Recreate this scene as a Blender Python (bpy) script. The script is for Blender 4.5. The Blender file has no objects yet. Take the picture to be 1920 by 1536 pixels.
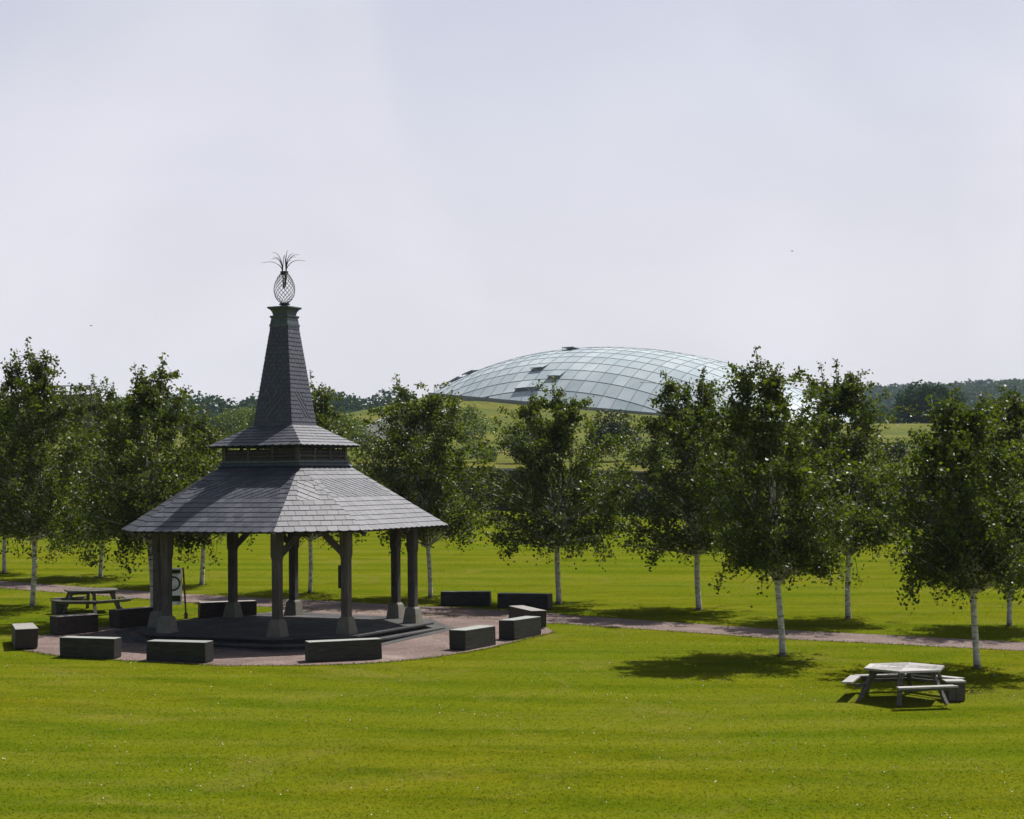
import bpy, math, random
import numpy as np
from mathutils import Vector, Matrix
R = math.radians
random.seed(7); RNG = np.random.default_rng(7)
SC = bpy.context.scene
COL = SC.collection

# ------------------------------------------------------------------ camera
F, HOR, ROLL = 3200.0, 894.34, -0.011          # focal length, horizon and tilt of the photograph, in its 1920 x 1536 pixels
ZC = 4.46                                      # eye height above the gravel at the bandstand
PITCH = math.atan((HOR-768)/F)
right = Vector((1, 0, 0)); fwd = Vector((0, math.cos(PITCH), math.sin(PITCH))); up = Vector((0, -math.sin(PITCH), math.cos(PITCH)))
c_, s_ = math.cos(ROLL), math.sin(ROLL)
RX = right*c_ + up*s_; UX = up*c_ - right*s_
cam_d = bpy.data.cameras.new('camera'); cam = bpy.data.objects.new('camera', cam_d); COL.objects.link(cam)
M = Matrix((RX, UX, -fwd)).transposed().to_4x4(); M.translation = Vector((0, 0, ZC)); cam.matrix_world = M
cam_d.sensor_width = 36; cam_d.lens = 36*F/1920; cam_d.clip_start = .5; cam_d.clip_end = 20000
SC.camera = cam

# ------------------------------------------------------------------ sky and sun
SUN = Vector((0.42, 0.44, 1.0)).normalized()
SUN_EL = math.asin(SUN.z)
SUN_AZ = math.atan2(SUN.x, SUN.y)
world = bpy.data.worlds.new('World'); SC.world = world; world.use_nodes = True
wn = world.node_tree; wn.nodes.clear()
def N(nt, t, **kw):
    n = nt.nodes.new(t)
    for k, v in kw.items():
        if k in n.inputs: n.inputs[k].default_value = v
        else: setattr(n, k, v)
    return n
sky = N(wn, 'ShaderNodeTexSky', sky_type='NISHITA', sun_disc=False, sun_elevation=SUN_EL, sun_rotation=SUN_AZ,
        altitude=50, air_density=1.0, dust_density=4.0, ozone_density=1.2)
bg = N(wn, 'ShaderNodeBackground'); bg.inputs['Strength'].default_value = 0.05
# thin high cloud: a milky veil that covers the whole sky, with faint streaks in it
tc = N(wn, 'ShaderNodeTexCoord'); mp = N(wn, 'ShaderNodeMapping'); mp.inputs['Scale'].default_value = (1.2, 1.2, 2.6); mp.inputs['Rotation'].default_value = (0.2, .5, .3)
nz = N(wn, 'ShaderNodeTexNoise'); nz.inputs['Scale'].default_value = 2.0; nz.inputs['Detail'].default_value = 6; nz.inputs['Distortion'].default_value = 1.2
rp = N(wn, 'ShaderNodeMapRange'); rp.inputs['From Min'].default_value = .38; rp.inputs['From Max'].default_value = .75; rp.inputs['To Min'].default_value = .86; rp.inputs['To Max'].default_value = 1.0
mx = N(wn, 'ShaderNodeMix', data_type='RGBA')
vc = N(wn, 'ShaderNodeMix', data_type='RGBA'); vc.inputs[6].default_value = (16.5, 15.8, 16.3, 1); vc.inputs[7].default_value = (14.4, 14.9, 18.0, 1)
ve = N(wn, 'ShaderNodeMapRange'); ve.inputs['From Min'].default_value = .02; ve.inputs['From Max'].default_value = .34
wl_ = N(wn, 'ShaderNodeMapping'); wl_.inputs['Scale'].default_value = (2.0, 1.2, 1.5); wl_.inputs['Rotation'].default_value = (.2, -.95, .2); wl_.inputs['Location'].default_value = (.35, 1.3, .2)
wn2 = N(wn, 'ShaderNodeTexNoise'); wn2.inputs['Scale'].default_value = 2.6; wn2.inputs['Detail'].default_value = 3; wn2.inputs['Distortion'].default_value = .8
wr2 = N(wn, 'ShaderNodeMapRange'); wr2.interpolation_type = 'SMOOTHSTEP'; wr2.inputs['From Min'].default_value = .44; wr2.inputs['From Max'].default_value = .66; wr2.inputs['To Min'].default_value = 0; wr2.inputs['To Max'].default_value = .55
vw = N(wn, 'ShaderNodeMix', data_type='RGBA'); vw.inputs[7].default_value = (17.4, 17.0, 18.4, 1)
L = wn.links.new
vsx = N(wn, 'ShaderNodeSeparateXYZ'); L(tc.outputs['Generated'], vsx.inputs[0]); L(vsx.outputs['Z'], ve.inputs['Value']); L(ve.outputs['Result'], vc.inputs[0])
L(tc.outputs['Generated'], wl_.inputs['Vector']); L(wl_.outputs['Vector'], wn2.inputs['Vector']); L(wn2.outputs['Fac'], wr2.inputs['Value'])
L(vc.outputs[2], vw.inputs[6]); L(wr2.outputs['Result'], vw.inputs[0]); L(vw.outputs[2], mx.inputs[7])
L(tc.outputs['Generated'], mp.inputs['Vector']); L(mp.outputs['Vector'], nz.inputs['Vector']); L(nz.outputs['Fac'], rp.inputs['Value'])
sxz = N(wn, 'ShaderNodeSeparateXYZ'); L(tc.outputs['Generated'], sxz.inputs[0])
el = N(wn, 'ShaderNodeMapRange'); el.inputs['From Min'].default_value = 0; el.inputs['From Max'].default_value = 1; el.inputs['To Min'].default_value = .98; el.inputs['To Max'].default_value = .0; el.interpolation_type = 'SMOOTHERSTEP'; el.inputs['From Max'].default_value = .85
L(sxz.outputs['Z'], el.inputs['Value']); 
# haze scatters forward: the veil is brighter on the sun's side of the sky than behind the viewer
dt = N(wn, 'ShaderNodeVectorMath', operation='DOT_PRODUCT'); L(tc.outputs['Generated'], dt.inputs[0]); dt.inputs[1].default_value = (SUN.x, SUN.y, 0)
fs = N(wn, 'ShaderNodeMapRange'); fs.interpolation_type = 'SMOOTHSTEP'; fs.inputs['From Min'].default_value = -.45; fs.inputs['From Max'].default_value = .22; fs.inputs['To Min'].default_value = .16; fs.inputs['To Max'].default_value = 1
L(dt.outputs['Value'], fs.inputs['Value']); m0 = N(wn, 'ShaderNodeMath', operation='MULTIPLY'); L(el.outputs['Result'], m0.inputs[0]); L(fs.outputs['Result'], m0.inputs[1])
mu = N(wn, 'ShaderNodeMath', operation='MULTIPLY'); L(m0.outputs[0], mu.inputs[0]); L(rp.outputs['Result'], mu.inputs[1])
L(sky.outputs['Color'], mx.inputs[6]); L(mu.outputs[0], mx.inputs[0]); L(mx.outputs[2], bg.inputs['Color'])
L(bg.outputs['Background'], N(wn, 'ShaderNodeOutputWorld').inputs['Surface'])

sd = bpy.data.lights.new('sun', 'SUN'); sd.energy = 5.0; sd.angle = R(.6); sd.color = (1, .965, .91)
so = bpy.data.objects.new('sun', sd); COL.objects.link(so); so.rotation_euler = SUN.to_track_quat('Z', 'Y').to_euler()
so.location = (0, 0, 60)
SC.view_settings.view_transform = 'Standard'; SC.view_settings.look = 'None'; SC.view_settings.exposure = 0.12; SC.view_settings.gamma = 1
SC.view_settings.use_curve_mapping = False

# ------------------------------------------------------------------ helpers
def ray(u, v):
    a = (u-960)*c_ + (v-768)*s_; b = -(u-960)*s_ + (v-768)*c_
    return right*(a/F) + fwd - up*(b/F)
_n = ray(0, 800).cross(ray(1920, 800)); _n /= _n.z
_g = ray(510, 1222); _g = _g*(44.463/_g.y); _c = _g.dot(_n)
def ground(x, y): return ZC + _c - _n.x*x - _n.y*y
def gp(u, v, dz=0):
    q = ray(u, v); w = q*(_c/q.dot(_n)); return Vector((w.x, w.y, w.z+ZC+dz))
def at(u, v, y):
    q = ray(u, v); w = q*(y/q.y); return Vector((w.x, w.y, w.z+ZC))

def tag(o, label=None, cat=None, group=None, kind=None):
    for k, v in (('label', label), ('category', cat), ('group', group), ('kind', kind)):
        if v: o[k] = v
    return o
def empty(name, loc, label, cat, group=None, rz=0):
    o = bpy.data.objects.new(name, None); COL.objects.link(o); o.location = loc; o.rotation_euler.z = rz; o.empty_display_size = .2
    return tag(o, label, cat, group)
def link(name, me, m, parent=None):
    if m is not None: me.materials.append(m)
    o = bpy.data.objects.new(name, me); COL.objects.link(o)
    if parent is not None: o.parent = parent
    return o
def obj(name, V, Fs, m, parent=None, org=None, smooth=False, tone=None):
    me = bpy.data.meshes.new(name)
    if org is not None: V = [(v[0]-org[0], v[1]-org[1], v[2]-org[2]) for v in V]
    me.from_pydata([tuple(v) for v in V], [], Fs); me.update()
    if smooth: me.polygons.foreach_set('use_smooth', [True]*len(me.polygons))
    if tone is not None:
        at_ = me.attributes.new('tone', 'FLOAT', 'FACE')
        at_.data.foreach_set('value', [tone]*len(me.polygons) if isinstance(tone, float) else tone)
    return link(name, me, m, parent)
def quads_obj(name, P, m, parent=None, k=4):
    """P: (n,k,3) array of separate k-gons"""
    n = len(P); me = bpy.data.meshes.new(name)
    me.vertices.add(n*k); me.vertices.foreach_set('co', P.astype(np.float32).ravel())
    me.loops.add(n*k); me.loops.foreach_set('vertex_index', np.arange(n*k, dtype=np.int32))
    me.polygons.add(n); me.polygons.foreach_set('loop_start', np.arange(0, n*k, k, dtype=np.int32))
    me.polygons.foreach_set('loop_total', np.full(n, k, dtype=np.int32)); me.update(calc_edges=True)
    return link(name, me, m, parent)
class MB:
    def __init__(s): s.V = []; s.F = []
    def add(s, V, Fs):
        b = len(s.V); s.V += [tuple(v) for v in V]; s.F += [tuple(i+b for i in f) for f in Fs]; return s
    def box(s, c, size, rz=0, tilt=None):
        hx, hy, hz = size[0]/2, size[1]/2, size[2]/2; ca, sa = math.cos(rz), math.sin(rz)
        P = []
        for z in (-hz, hz):
            for x, y in ((-hx, -hy), (hx, -hy), (hx, hy), (-hx, hy)):
                v = Vector((x, y, z))
                if tilt is not None: v = tilt @ v
                P.append((c[0]+v.x*ca-v.y*sa, c[1]+v.x*sa+v.y*ca, c[2]+v.z))
        return s.add(P, [(3, 2, 1, 0), (4, 5, 6, 7), (0, 1, 5, 4), (1, 2, 6, 5), (2, 3, 7, 6), (3, 0, 4, 7)])
    def beam(s, a, b, w, h, upv=(0, 0, 1)):
        a, b = Vector(a), Vector(b); d = (b-a).normalized(); sd_ = d.cross(Vector(upv))
        if sd_.length < 1e-4: sd_ = Vector((1, 0, 0))
        sd_.normalize(); u2 = sd_.cross(d)
        P = []
        for p in (a, b):
            for i, j in ((-1, -1), (1, -1), (1, 1), (-1, 1)): P.append(p+sd_*(i*w/2)+u2*(j*h/2))
        return s.add(P, [(3, 2, 1, 0), (4, 5, 6, 7), (0, 1, 5, 4), (1, 2, 6, 5), (2, 3, 7, 6), (3, 0, 4, 7)])
    def prism(s, poly, z0, z1, poly2=None):
        n = len(poly); poly2 = poly2 or poly
        s.add([(p[0], p[1], z0) for p in poly]+[(p[0], p[1], z1) for p in poly2],
              [tuple(range(n))[::-1], tuple(range(n, 2*n))]+[(i, (i+1) % n, n+(i+1) % n, n+i) for i in range(n)])
        return s
    def tube(s, pts, rad, k=6, cap=True):
        pts = [Vector(p) for p in pts]; rr = rad if hasattr(rad, '__len__') else [rad]*len(pts)
        ref = Vector((1, 0, 0)); rings = []
        for i, p in enumerate(pts):
            d = (pts[min(i+1, len(pts)-1)]-pts[max(i-1, 0)])
            if d.length < 1e-9: d = Vector((0, 0, 1))
            d.normalize()
            a = ref-d*ref.dot(d)
            if a.length < 1e-3: a = Vector((0, 1, 0))-d*d.y
            a.normalize(); b = d.cross(a); ref = a
            rings.append([p+(a*math.cos(2*math.pi*j/k)+b*math.sin(2*math.pi*j/k))*rr[i] for j in range(k)])
        V = [v for r in rings for v in r]; n = len(rings)
        Fs = [(i*k+j, i*k+(j+1) % k, (i+1)*k+(j+1) % k, (i+1)*k+j) for i in range(n-1) for j in range(k)]
        if cap: Fs += [tuple(range(k))[::-1], tuple((n-1)*k+j for j in range(k))]
        return s.add(V, Fs)
    def build(s, name, m, parent=None, org=None, smooth=False, bevel=0, tone=None):
        o = obj(name, s.V, s.F, m, parent, org, smooth, tone)
        if bevel:
            b = o.modifiers.new('bevel', 'BEVEL'); b.width = bevel; b.segments = 2; b.limit_method = 'ANGLE'
        return o

# ------------------------------------------------------------------ materials
def mat(name, col, rough=.8, spec=.3):
    m = bpy.data.materials.new(name); m.use_nodes = True; nt = m.node_tree; p = nt.nodes['Principled BSDF']
    p.inputs['Base Color'].default_value = (*col, 1); p.inputs['Roughness'].default_value = rough; p.inputs['Specular IOR Level'].default_value = spec
    return m, nt, p
def ramp(nt, stops):
    r = nt.nodes.new('ShaderNodeValToRGB'); e = r.color_ramp.elements
    while len(e) < len(stops): e.new(.5)
    for i, (p, c) in enumerate(stops): e[i].position = p; e[i].color = (*c, 1)
    return r
def noise(nt, scale, detail=4, vec=None, dist=0, rough=.5):
    n = nt.nodes.new('ShaderNodeTexNoise'); n.inputs['Scale'].default_value = scale; n.inputs['Detail'].default_value = detail
    n.inputs['Distortion'].default_value = dist; n.inputs['Roughness'].default_value = rough
    if vec is not None: nt.links.new(vec, n.inputs['Vector'])
    return n
def coords(nt, kind='Object', scale=(1, 1, 1), rot=(0, 0, 0)):
    t = nt.nodes.new('ShaderNodeTexCoord'); m = nt.nodes.new('ShaderNodeMapping'); m.inputs['Scale'].default_value = scale; m.inputs['Rotation'].default_value = rot
    nt.links.new(t.outputs[kind], m.inputs['Vector']); return m.outputs['Vector']
def wcoords(nt, scale=(1, 1, 1), rot=(0, 0, 0)):
    g = nt.nodes.new('ShaderNodeNewGeometry'); m = nt.nodes.new('ShaderNodeMapping'); m.inputs['Scale'].default_value = scale; m.inputs['Rotation'].default_value = rot
    nt.links.new(g.outputs['Position'], m.inputs['Vector']); return m.outputs['Vector']
def mixc(nt, fac, a, b, mode='MIX'):
    m = nt.nodes.new('ShaderNodeMix'); m.data_type = 'RGBA'; m.blend_type = mode
    for i, v in ((0, fac), (6, a), (7, b)):
        if isinstance(v, (int, float)): m.inputs[i].default_value = v
        elif isinstance(v, tuple): m.inputs[i].default_value = (*v, 1)
        else: nt.links.new(v, m.inputs[i])
    return m.outputs[2]
def rng(nt, v, a, b, c=0, d=1):
    m = nt.nodes.new('ShaderNodeMapRange'); nt.links.new(v, m.inputs['Value'])
    for k, x in zip(('From Min', 'From Max', 'To Min', 'To Max'), (a, b, c, d)): m.inputs[k].default_value = x
    return m.outputs['Result']
def bump(nt, p, h, st=.3, dist=.02):
    b = nt.nodes.new('ShaderNodeBump'); b.inputs['Strength'].default_value = st; b.inputs['Distance'].default_value = dist
    nt.links.new(h, b.inputs['Height']); nt.links.new(b.outputs['Normal'], p.inputs['Normal'])

def grass_color(nt):
    """lawn colour in world space, shared by the sheet and the blades that stand on it"""
    w = wcoords(nt)
    big = noise(nt, .11, 3, wcoords(nt, (1, 1.7, 1)), .6)
    mid = noise(nt, .9, 5, wcoords(nt, (.6, 1.4, 1), (0, 0, .06)), .5, .6)
    fine = noise(nt, 9, 5, w, 0, .7)
    c1 = ramp(nt, [(.30, (.066, .096, .003)), (.50, (.106, .124, .004)), (.72, (.160, .152, .008))]); nt.links.new(mid.outputs['Fac'], c1.inputs['Fac'])
    c2 = mixc(nt, rng(nt, big.outputs['Fac'], .38, .62, 0, .75), c1.outputs['Color'], (.078, .120, .004))
    # mower swaths: nearly across the view, bent a little by the driver
    wv = nt.nodes.new('ShaderNodeTexWave'); wv.wave_type = 'BANDS'; wv.bands_direction = 'Y'; wv.inputs['Scale'].default_value = .105
    wv.inputs['Distortion'].default_value = 2.2; wv.inputs['Detail'].default_value = 2; wv.inputs['Detail Scale'].default_value = .12
    nt.links.new(wcoords(nt, (1, 1, 1), (0, 0, .05)), wv.inputs['Vector'])
    rg_ = nt.nodes.new('ShaderNodeTexWave'); rg_.wave_type = 'RINGS'; rg_.rings_direction = 'Z'; rg_.inputs['Scale'].default_value = .16; rg_.inputs['Distortion'].default_value = 1.6
    rg_.inputs['Detail'].default_value = 2; rg_.inputs['Detail Scale'].default_value = .2
    mo_ = nt.nodes.new('ShaderNodeVectorMath'); mo_.operation = 'SUBTRACT'; mo_.inputs[1].default_value = (4, 62, 0); nt.links.new(w, mo_.inputs[0]); nt.links.new(mo_.outputs[0], rg_.inputs['Vector'])
    sy_ = nt.nodes.new('ShaderNodeSeparateXYZ'); nt.links.new(w, sy_.inputs[0])
    mw = nt.nodes.new('ShaderNodeMix'); mw.data_type = 'FLOAT'; nt.links.new(rng(nt, sy_.outputs['Y'], 42, 50), mw.inputs[0]); nt.links.new(rg_.outputs['Fac'], mw.inputs[2]); nt.links.new(wv.outputs['Fac'], mw.inputs[3])
    c3 = mixc(nt, rng(nt, mw.outputs[0], 0, 1, 0, .40), c2, (.158, .176, .008))
    st = noise(nt, .8, 4, wcoords(nt, (.10, 1.6, 1), (0, 0, .05)), .3)
    c4 = mixc(nt, rng(nt, st.outputs['Fac'], .48, .70, 0, .5), c3, (.168, .170, .018))
    dr = noise(nt, .33, 6, w, .8, .65)
    c5 = mixc(nt, rng(nt, dr.outputs['Fac'], .54, .76, 0, .6), c4, (.20, .168, .04))
    sp = ramp(nt, [(.3, (.78, .8, .78)), (.5, (1, 1, 1)), (.72, (1.2, 1.18, 1.2))]); nt.links.new(fine.outputs['Fac'], sp.inputs['Fac'])
    return mixc(nt, .8, c5, sp.outputs['Color'], 'MULTIPLY'), fine, w
def make_grass():
    m, nt, p = mat('lawn_grass', (.1, .12, .01), 1, 0)
    c, fine, w = grass_color(nt); nt.links.new(c, p.inputs['Base Color'])
    f2 = noise(nt, 30, 4, w, 0, .7); bump(nt, p, f2.outputs['Fac'], .5, .03)
    return m
def make_blades():
    m, nt, p = mat('grass_blades', (.1, .12, .01), 1, 0)
    c, fine, w = grass_color(nt)
    g = nt.nodes.new('ShaderNodeNewGeometry')
    t = ramp(nt, [(0, (1.0, 1.05, .9)), (.6, (1.25, 1.25, 1.1)), (1, (1.6, 1.55, 1.6))]); nt.links.new(g.outputs['Random Per Island'], t.inputs['Fac'])
    cc = mixc(nt, 1.0, c, t.outputs['Color'], 'MULTIPLY'); nt.links.new(cc, p.inputs['Base Color'])
    tr = nt.nodes.new('ShaderNodeBsdfTranslucent'); nt.links.new(cc, tr.inputs['Color'])
    ms = nt.nodes.new('ShaderNodeMixShader'); ms.inputs[0].default_value = .6
    nt.links.new(p.outputs[0], ms.inputs[1]); nt.links.new(tr.outputs[0], ms.inputs[2]); nt.links.new(ms.outputs[0], nt.nodes['Material Output'].inputs['Surface']); return m
def make_leaf(name, cols, rough=.42, trans=.35, spec=.5):
    m, nt, p = mat(name, cols[1], rough, spec)
    g = nt.nodes.new('ShaderNodeNewGeometry')
    r = ramp(nt, [(0, cols[0]), (.55, cols[1]), (1, cols[2])]); nt.links.new(g.outputs['Random Per Island'], r.inputs['Fac'])
    nt.links.new(r.outputs['Color'], p.inputs['Base Color'])
    tr = nt.nodes.new('ShaderNodeBsdfTranslucent')
    tcol = mixc(nt, 1.0, r.outputs['Color'], (1.6, 1.9, .6), 'MULTIPLY'); nt.links.new(tcol, tr.inputs['Color'])
    ms = nt.nodes.new('ShaderNodeMixShader'); ms.inputs[0].default_value = trans
    nt.links.new(p.outputs[0], ms.inputs[1]); nt.links.new(tr.outputs[0], ms.inputs[2]); nt.links.new(ms.outputs[0], nt.nodes['Material Output'].inputs['Surface'])
    return m
def make_slate():
    m, nt, p = mat('roof_slate', (.12, .12, .14), .5, 1.0)
    a = nt.nodes.new('ShaderNodeAttribute'); a.attribute_name = 'tone'
    r = ramp(nt, [(0, (.040, .044, .062)), (.5, (.072, .075, .099)), (.85, (.092, .094, .120)), (1, (.128, .122, .142))]); nt.links.new(a.outputs['Fac'], r.inputs['Fac'])
    w = wcoords(nt); n1 = noise(nt, 7, 6, w, .4, .65); n2 = noise(nt, 60, 3, w)
    c = mixc(nt, 1.0, r.outputs['Color'], ramp_out(nt, n1.outputs['Fac'], [(.3, (.8, .8, .8)), (.7, (1.15, 1.15, 1.15))]), 'MULTIPLY')
    li = noise(nt, 22, 5, w, 0, .7)
    c = mixc(nt, rng(nt, li.outputs['Fac'], .68, .76, 0, .5), c, (.32, .32, .30))          # small pale lichen spots
    nt.links.new(c, p.inputs['Base Color'])
    nt.links.new(rng(nt, n1.outputs['Fac'], .3, .7, .46, .56), p.inputs['Roughness'])
    bump(nt, p, n2.outputs['Fac'], .25, .004); return m
def ramp_out(nt, v, stops):
    r = ramp(nt, stops); nt.links.new(v, r.inputs['Fac']); return r.outputs['Color']
def make_wood(name, dark, light, rough=.75, axis=(1.5, 14, 14), spec=.25, moss=None, top_col=None):
    m, nt, p = mat(name, light, rough, spec)
    v = coords(nt, 'Object', axis); n1 = noise(nt, 2.2, 8, v, .6, .65); n2 = noise(nt, 1.3, 4, coords(nt, 'Object'))
    c = ramp_out(nt, n1.outputs['Fac'], [(.32, dark), (.62, light)])
    c = mixc(nt, rng(nt, n2.outputs['Fac'], .4, .7, 0, .45), c, moss or dark)
    if top_col:      # upper faces take a paler grey than the sides
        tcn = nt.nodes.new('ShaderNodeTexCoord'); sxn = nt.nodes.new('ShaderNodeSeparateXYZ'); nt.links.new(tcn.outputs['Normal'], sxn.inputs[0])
        c = mixc(nt, rng(nt, sxn.outputs['Z'], .7, .95), c, ramp_out(nt, n1.outputs['Fac'], [(.3, (.22, .215, .20)), (.65, top_col)]))
    i = nt.nodes.new('ShaderNodeObjectInfo'); tone = ramp_out(nt, i.outputs['Random'], [(0, (.85, .85, .85)), (1, (1.15, 1.13, 1.1))])
    nt.links.new(mixc(nt, 1.0, c, tone, 'MULTIPLY'), p.inputs['Base Color']); bump(nt, p, n1.outputs['Fac'], .5, .01); return m
def make_bark():
    m, nt, p = mat('birch_bark', (.6, .58, .52), .7, .3)
    n1 = noise(nt, 2.4, 5, coords(nt, 'Object', (1.2, 1.2, 7)), .5, .6); n2 = noise(nt, 9, 4, coords(nt, 'Object', (1, 1, .6)))
    c = ramp_out(nt, n1.outputs['Fac'], [(.37, (.03, .026, .022)), (.42, (.50, .47, .42)), (.56, (.80, .78, .73))])
    c = mixc(nt, rng(nt, n2.outputs['Fac'], .45, .7, 0, .55), c, (.30, .27, .22))
    t = nt.nodes.new('ShaderNodeTexCoord'); sx = nt.nodes.new('ShaderNodeSeparateXYZ'); nt.links.new(t.outputs['Object'], sx.inputs[0])
    c = mixc(nt, rng(nt, sx.outputs['Z'], .0, .35, .75, 0), c, (.07, .06, .045))
    nt.links.new(c, p.inputs['Base Color']); bump(nt, p, n1.outputs['Fac'], .5, .01); return m
def make_stone(name, a, b, scale=3, rough=.85, spec=.25, fine=40):
    m, nt, p = mat(name, b, rough, spec); w = wcoords(nt)
    n1 = noise(nt, scale, 6, w, .4, .65); n2 = noise(nt, fine, 4, w, 0, .7)
    c = ramp_out(nt, n1.outputs['Fac'], [(.3, a), (.7, b)])
    c = mixc(nt, .8, c, ramp_out(nt, n2.outputs['Fac'], [(.3, (.75, .75, .75)), (.7, (1.25, 1.25, 1.25))]), 'MULTIPLY')
    i = nt.nodes.new('ShaderNodeObjectInfo'); tone = ramp_out(nt, i.outputs['Random'], [(0, (.85, .85, .85)), (1, (1.15, 1.15, 1.15))])
    nt.links.new(mixc(nt, 1.0, c, tone, 'MULTIPLY'), p.inputs['Base Color']); bump(nt, p, n2.outputs['Fac'], .5, .01); return m
def make_gravel():
    m, nt, p = mat('pink_gravel', (.3, .24, .22), .9, .2); w = wcoords(nt)
    vo = nt.nodes.new('ShaderNodeTexVoronoi'); vo.inputs['Scale'].default_value = 28; nt.links.new(w, vo.inputs['Vector'])
    n1 = noise(nt, .7, 5, w, .5, .6); n2 = noise(nt, 14, 5, w, 0, .75)
    c = ramp_out(nt, n1.outputs['Fac'], [(.3, (.145, .106, .095)), (.55, (.215, .160, .143)), (.75, (.30, .240, .215))])
    c = mixc(nt, .75, c, ramp_out(nt, vo.outputs['Color'], [(.1, (.6, .6, .62)), (.5, (1, 1, 1)), (.9, (1.4, 1.35, 1.3))]), 'MULTIPLY')
    c = mixc(nt, .7, c, ramp_out(nt, n2.outputs['Fac'], [(.3, (.7, .7, .7)), (.7, (1.25, 1.25, 1.25))]), 'MULTIPLY')
    nt.links.new(c, p.inputs['Base Color']); bump(nt, p, vo.outputs['Distance'], .6, .02); return m
def make_meadow():
    m, nt, p = mat('meadow', (.1, .11, .02), .9, .15); w = wcoords(nt)
    n1 = noise(nt, .05, 5, w, .6, .6); n2 = noise(nt, .5, 7, w, .3, .7)
    c = ramp_out(nt, n1.outputs['Fac'], [(.35, (.080, .115, .003)), (.5, (.125, .145, .004)), (.68, (.19, .175, .018))])
    c = mixc(nt, .9, c, ramp_out(nt, n2.outputs['Fac'], [(.3, (.5, .55, .5)), (.7, (1.4, 1.3, 1.4))]), 'MULTIPLY')
    nt.links.new(c, p.inputs['Base Color']); bump(nt, p, n2.outputs['Fac'], 1, .8); return m
def make_glass():
    m, nt, p = mat('greenhouse_glass', (.36, .43, .45), .45, .08)
    a = nt.nodes.new('ShaderNodeObjectInfo'); w = wcoords(nt)
    n1 = noise(nt, .12, 4, w, 1.0, .6)
    c = mixc(nt, rng(nt, n1.outputs['Fac'], .35, .7), (.50, .59, .64), (.66, .73, .77))
    c = mixc(nt, 1.0, c, ramp_out(nt, a.outputs['Random'], [(0, (.86, .88, .88)), (1, (1.1, 1.08, 1.08))]), 'MULTIPLY')
    nt.links.new(c, p.inputs['Base Color']); p.inputs['IOR'].default_value = 1.52
    g = nt.nodes.new('ShaderNodeBsdfTransparent'); g.inputs['Color'].default_value = (.85, .95, .95, 1)
    ms = nt.nodes.new('ShaderNodeMixShader'); ms.inputs[0].default_value = .12
    nt.links.new(p.outputs[0], ms.inputs[1]); nt.links.new(g.outputs[0], ms.inputs[2]); nt.links.new(ms.outputs[0], nt.nodes['Material Output'].inputs['Surface'])
    return m
MT = dict(
    grass=make_grass(), blades=make_blades(), slate=make_slate(), bark=make_bark(), gravel=make_gravel(), meadow=make_meadow(), glass=make_glass(),
    leaf=make_leaf('birch_leaves', ((.038, .054, .004), (.068, .088, .006), (.140, .150, .013)), .44, .40, .38),
    wood_leaf=make_leaf('oak_leaves', ((.012, .036, .016), (.020, .056, .026), (.036, .082, .034)), .7, .2, .1),
    shrub_leaf=make_leaf('shrub_leaves', ((.020, .030, .010), (.035, .050, .014), (.06, .075, .02)), .5, .2),
    lime_leaf=make_leaf('light_shrub_leaves', ((.05, .08, .012), (.09, .12, .02), (.15, .17, .03)), .5, .35),
    post=make_wood('weathered_oak', (.055, .050, .045), (.150, .140, .128), .8, (14, 14, 1.2)),
    beam=make_wood('roof_timber', (.045, .038, .030), (.11, .094, .076), .8, (3, 3, 3)),
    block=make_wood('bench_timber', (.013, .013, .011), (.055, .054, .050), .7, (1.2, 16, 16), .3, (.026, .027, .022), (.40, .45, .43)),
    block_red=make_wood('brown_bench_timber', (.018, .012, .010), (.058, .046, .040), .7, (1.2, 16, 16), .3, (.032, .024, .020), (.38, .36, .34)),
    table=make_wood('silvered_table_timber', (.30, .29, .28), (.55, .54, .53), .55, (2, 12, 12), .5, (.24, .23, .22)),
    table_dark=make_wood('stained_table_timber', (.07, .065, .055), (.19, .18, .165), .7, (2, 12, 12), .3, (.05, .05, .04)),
    flags=make_stone('dark_flagstone', (.055, .055, .058), (.105, .103, .102), 1.5),
    plinth=make_stone('plinth_concrete', (.17, .165, .135), (.26, .25, .205), 3),
    wallstone=make_stone('garden_wall_stone', (.05, .045, .04), (.12, .11, .095), 1.2),
    coping=make_stone('coping_stone', (.16, .155, .14), (.28, .27, .25), 2),
    concrete=make_stone('pale_concrete', (.24, .25, .26), (.33, .34, .35), .4),
    lead=make_stone('verdigris_lead', (.060, .080, .095), (.115, .145, .168), 5, .5, .5),
)
MT['felt'] = mat('black_roofing_felt', (.012, .012, .013), .9)[0]
MT['twig'] = make_wood('birch_twigs', (.05, .04, .03), (.17, .145, .12), .8, (6, 6, 2))
MT['metal'] = mat('dark_iron', (.02, .02, .022), .5, .5)[0]
MT['bar'] = mat('glazing_bar_metal', (.19, .22, .24), .5, .5)[0]
MT['white_petal'] = mat('white_petals', (.75, .76, .7), .7)[0]
MT['purple_petal'] = mat('purple_petals', (.20, .13, .38), .7)[0]
_m, _nt, _p = mat('banner_cloth', (.66, .69, .70), .8)
_tr = _nt.nodes.new('ShaderNodeBsdfTranslucent'); _tr.inputs['Color'].default_value = (.66, .69, .70, 1); _ms = _nt.nodes.new('ShaderNodeMixShader'); _ms.inputs[0].default_value = .45
_nt.links.new(_p.outputs[0], _ms.inputs[1]); _nt.links.new(_tr.outputs[0], _ms.inputs[2]); _nt.links.new(_ms.outputs[0], _nt.nodes['Material Output'].inputs['Surface']); MT['banner'] = _m
MT['banner_green'] = mat('banner_green_print', (.045, .085, .012), .8)[0]
MT['banner_ink'] = mat('banner_dark_print', (.03, .04, .035), .8)[0]
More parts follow.
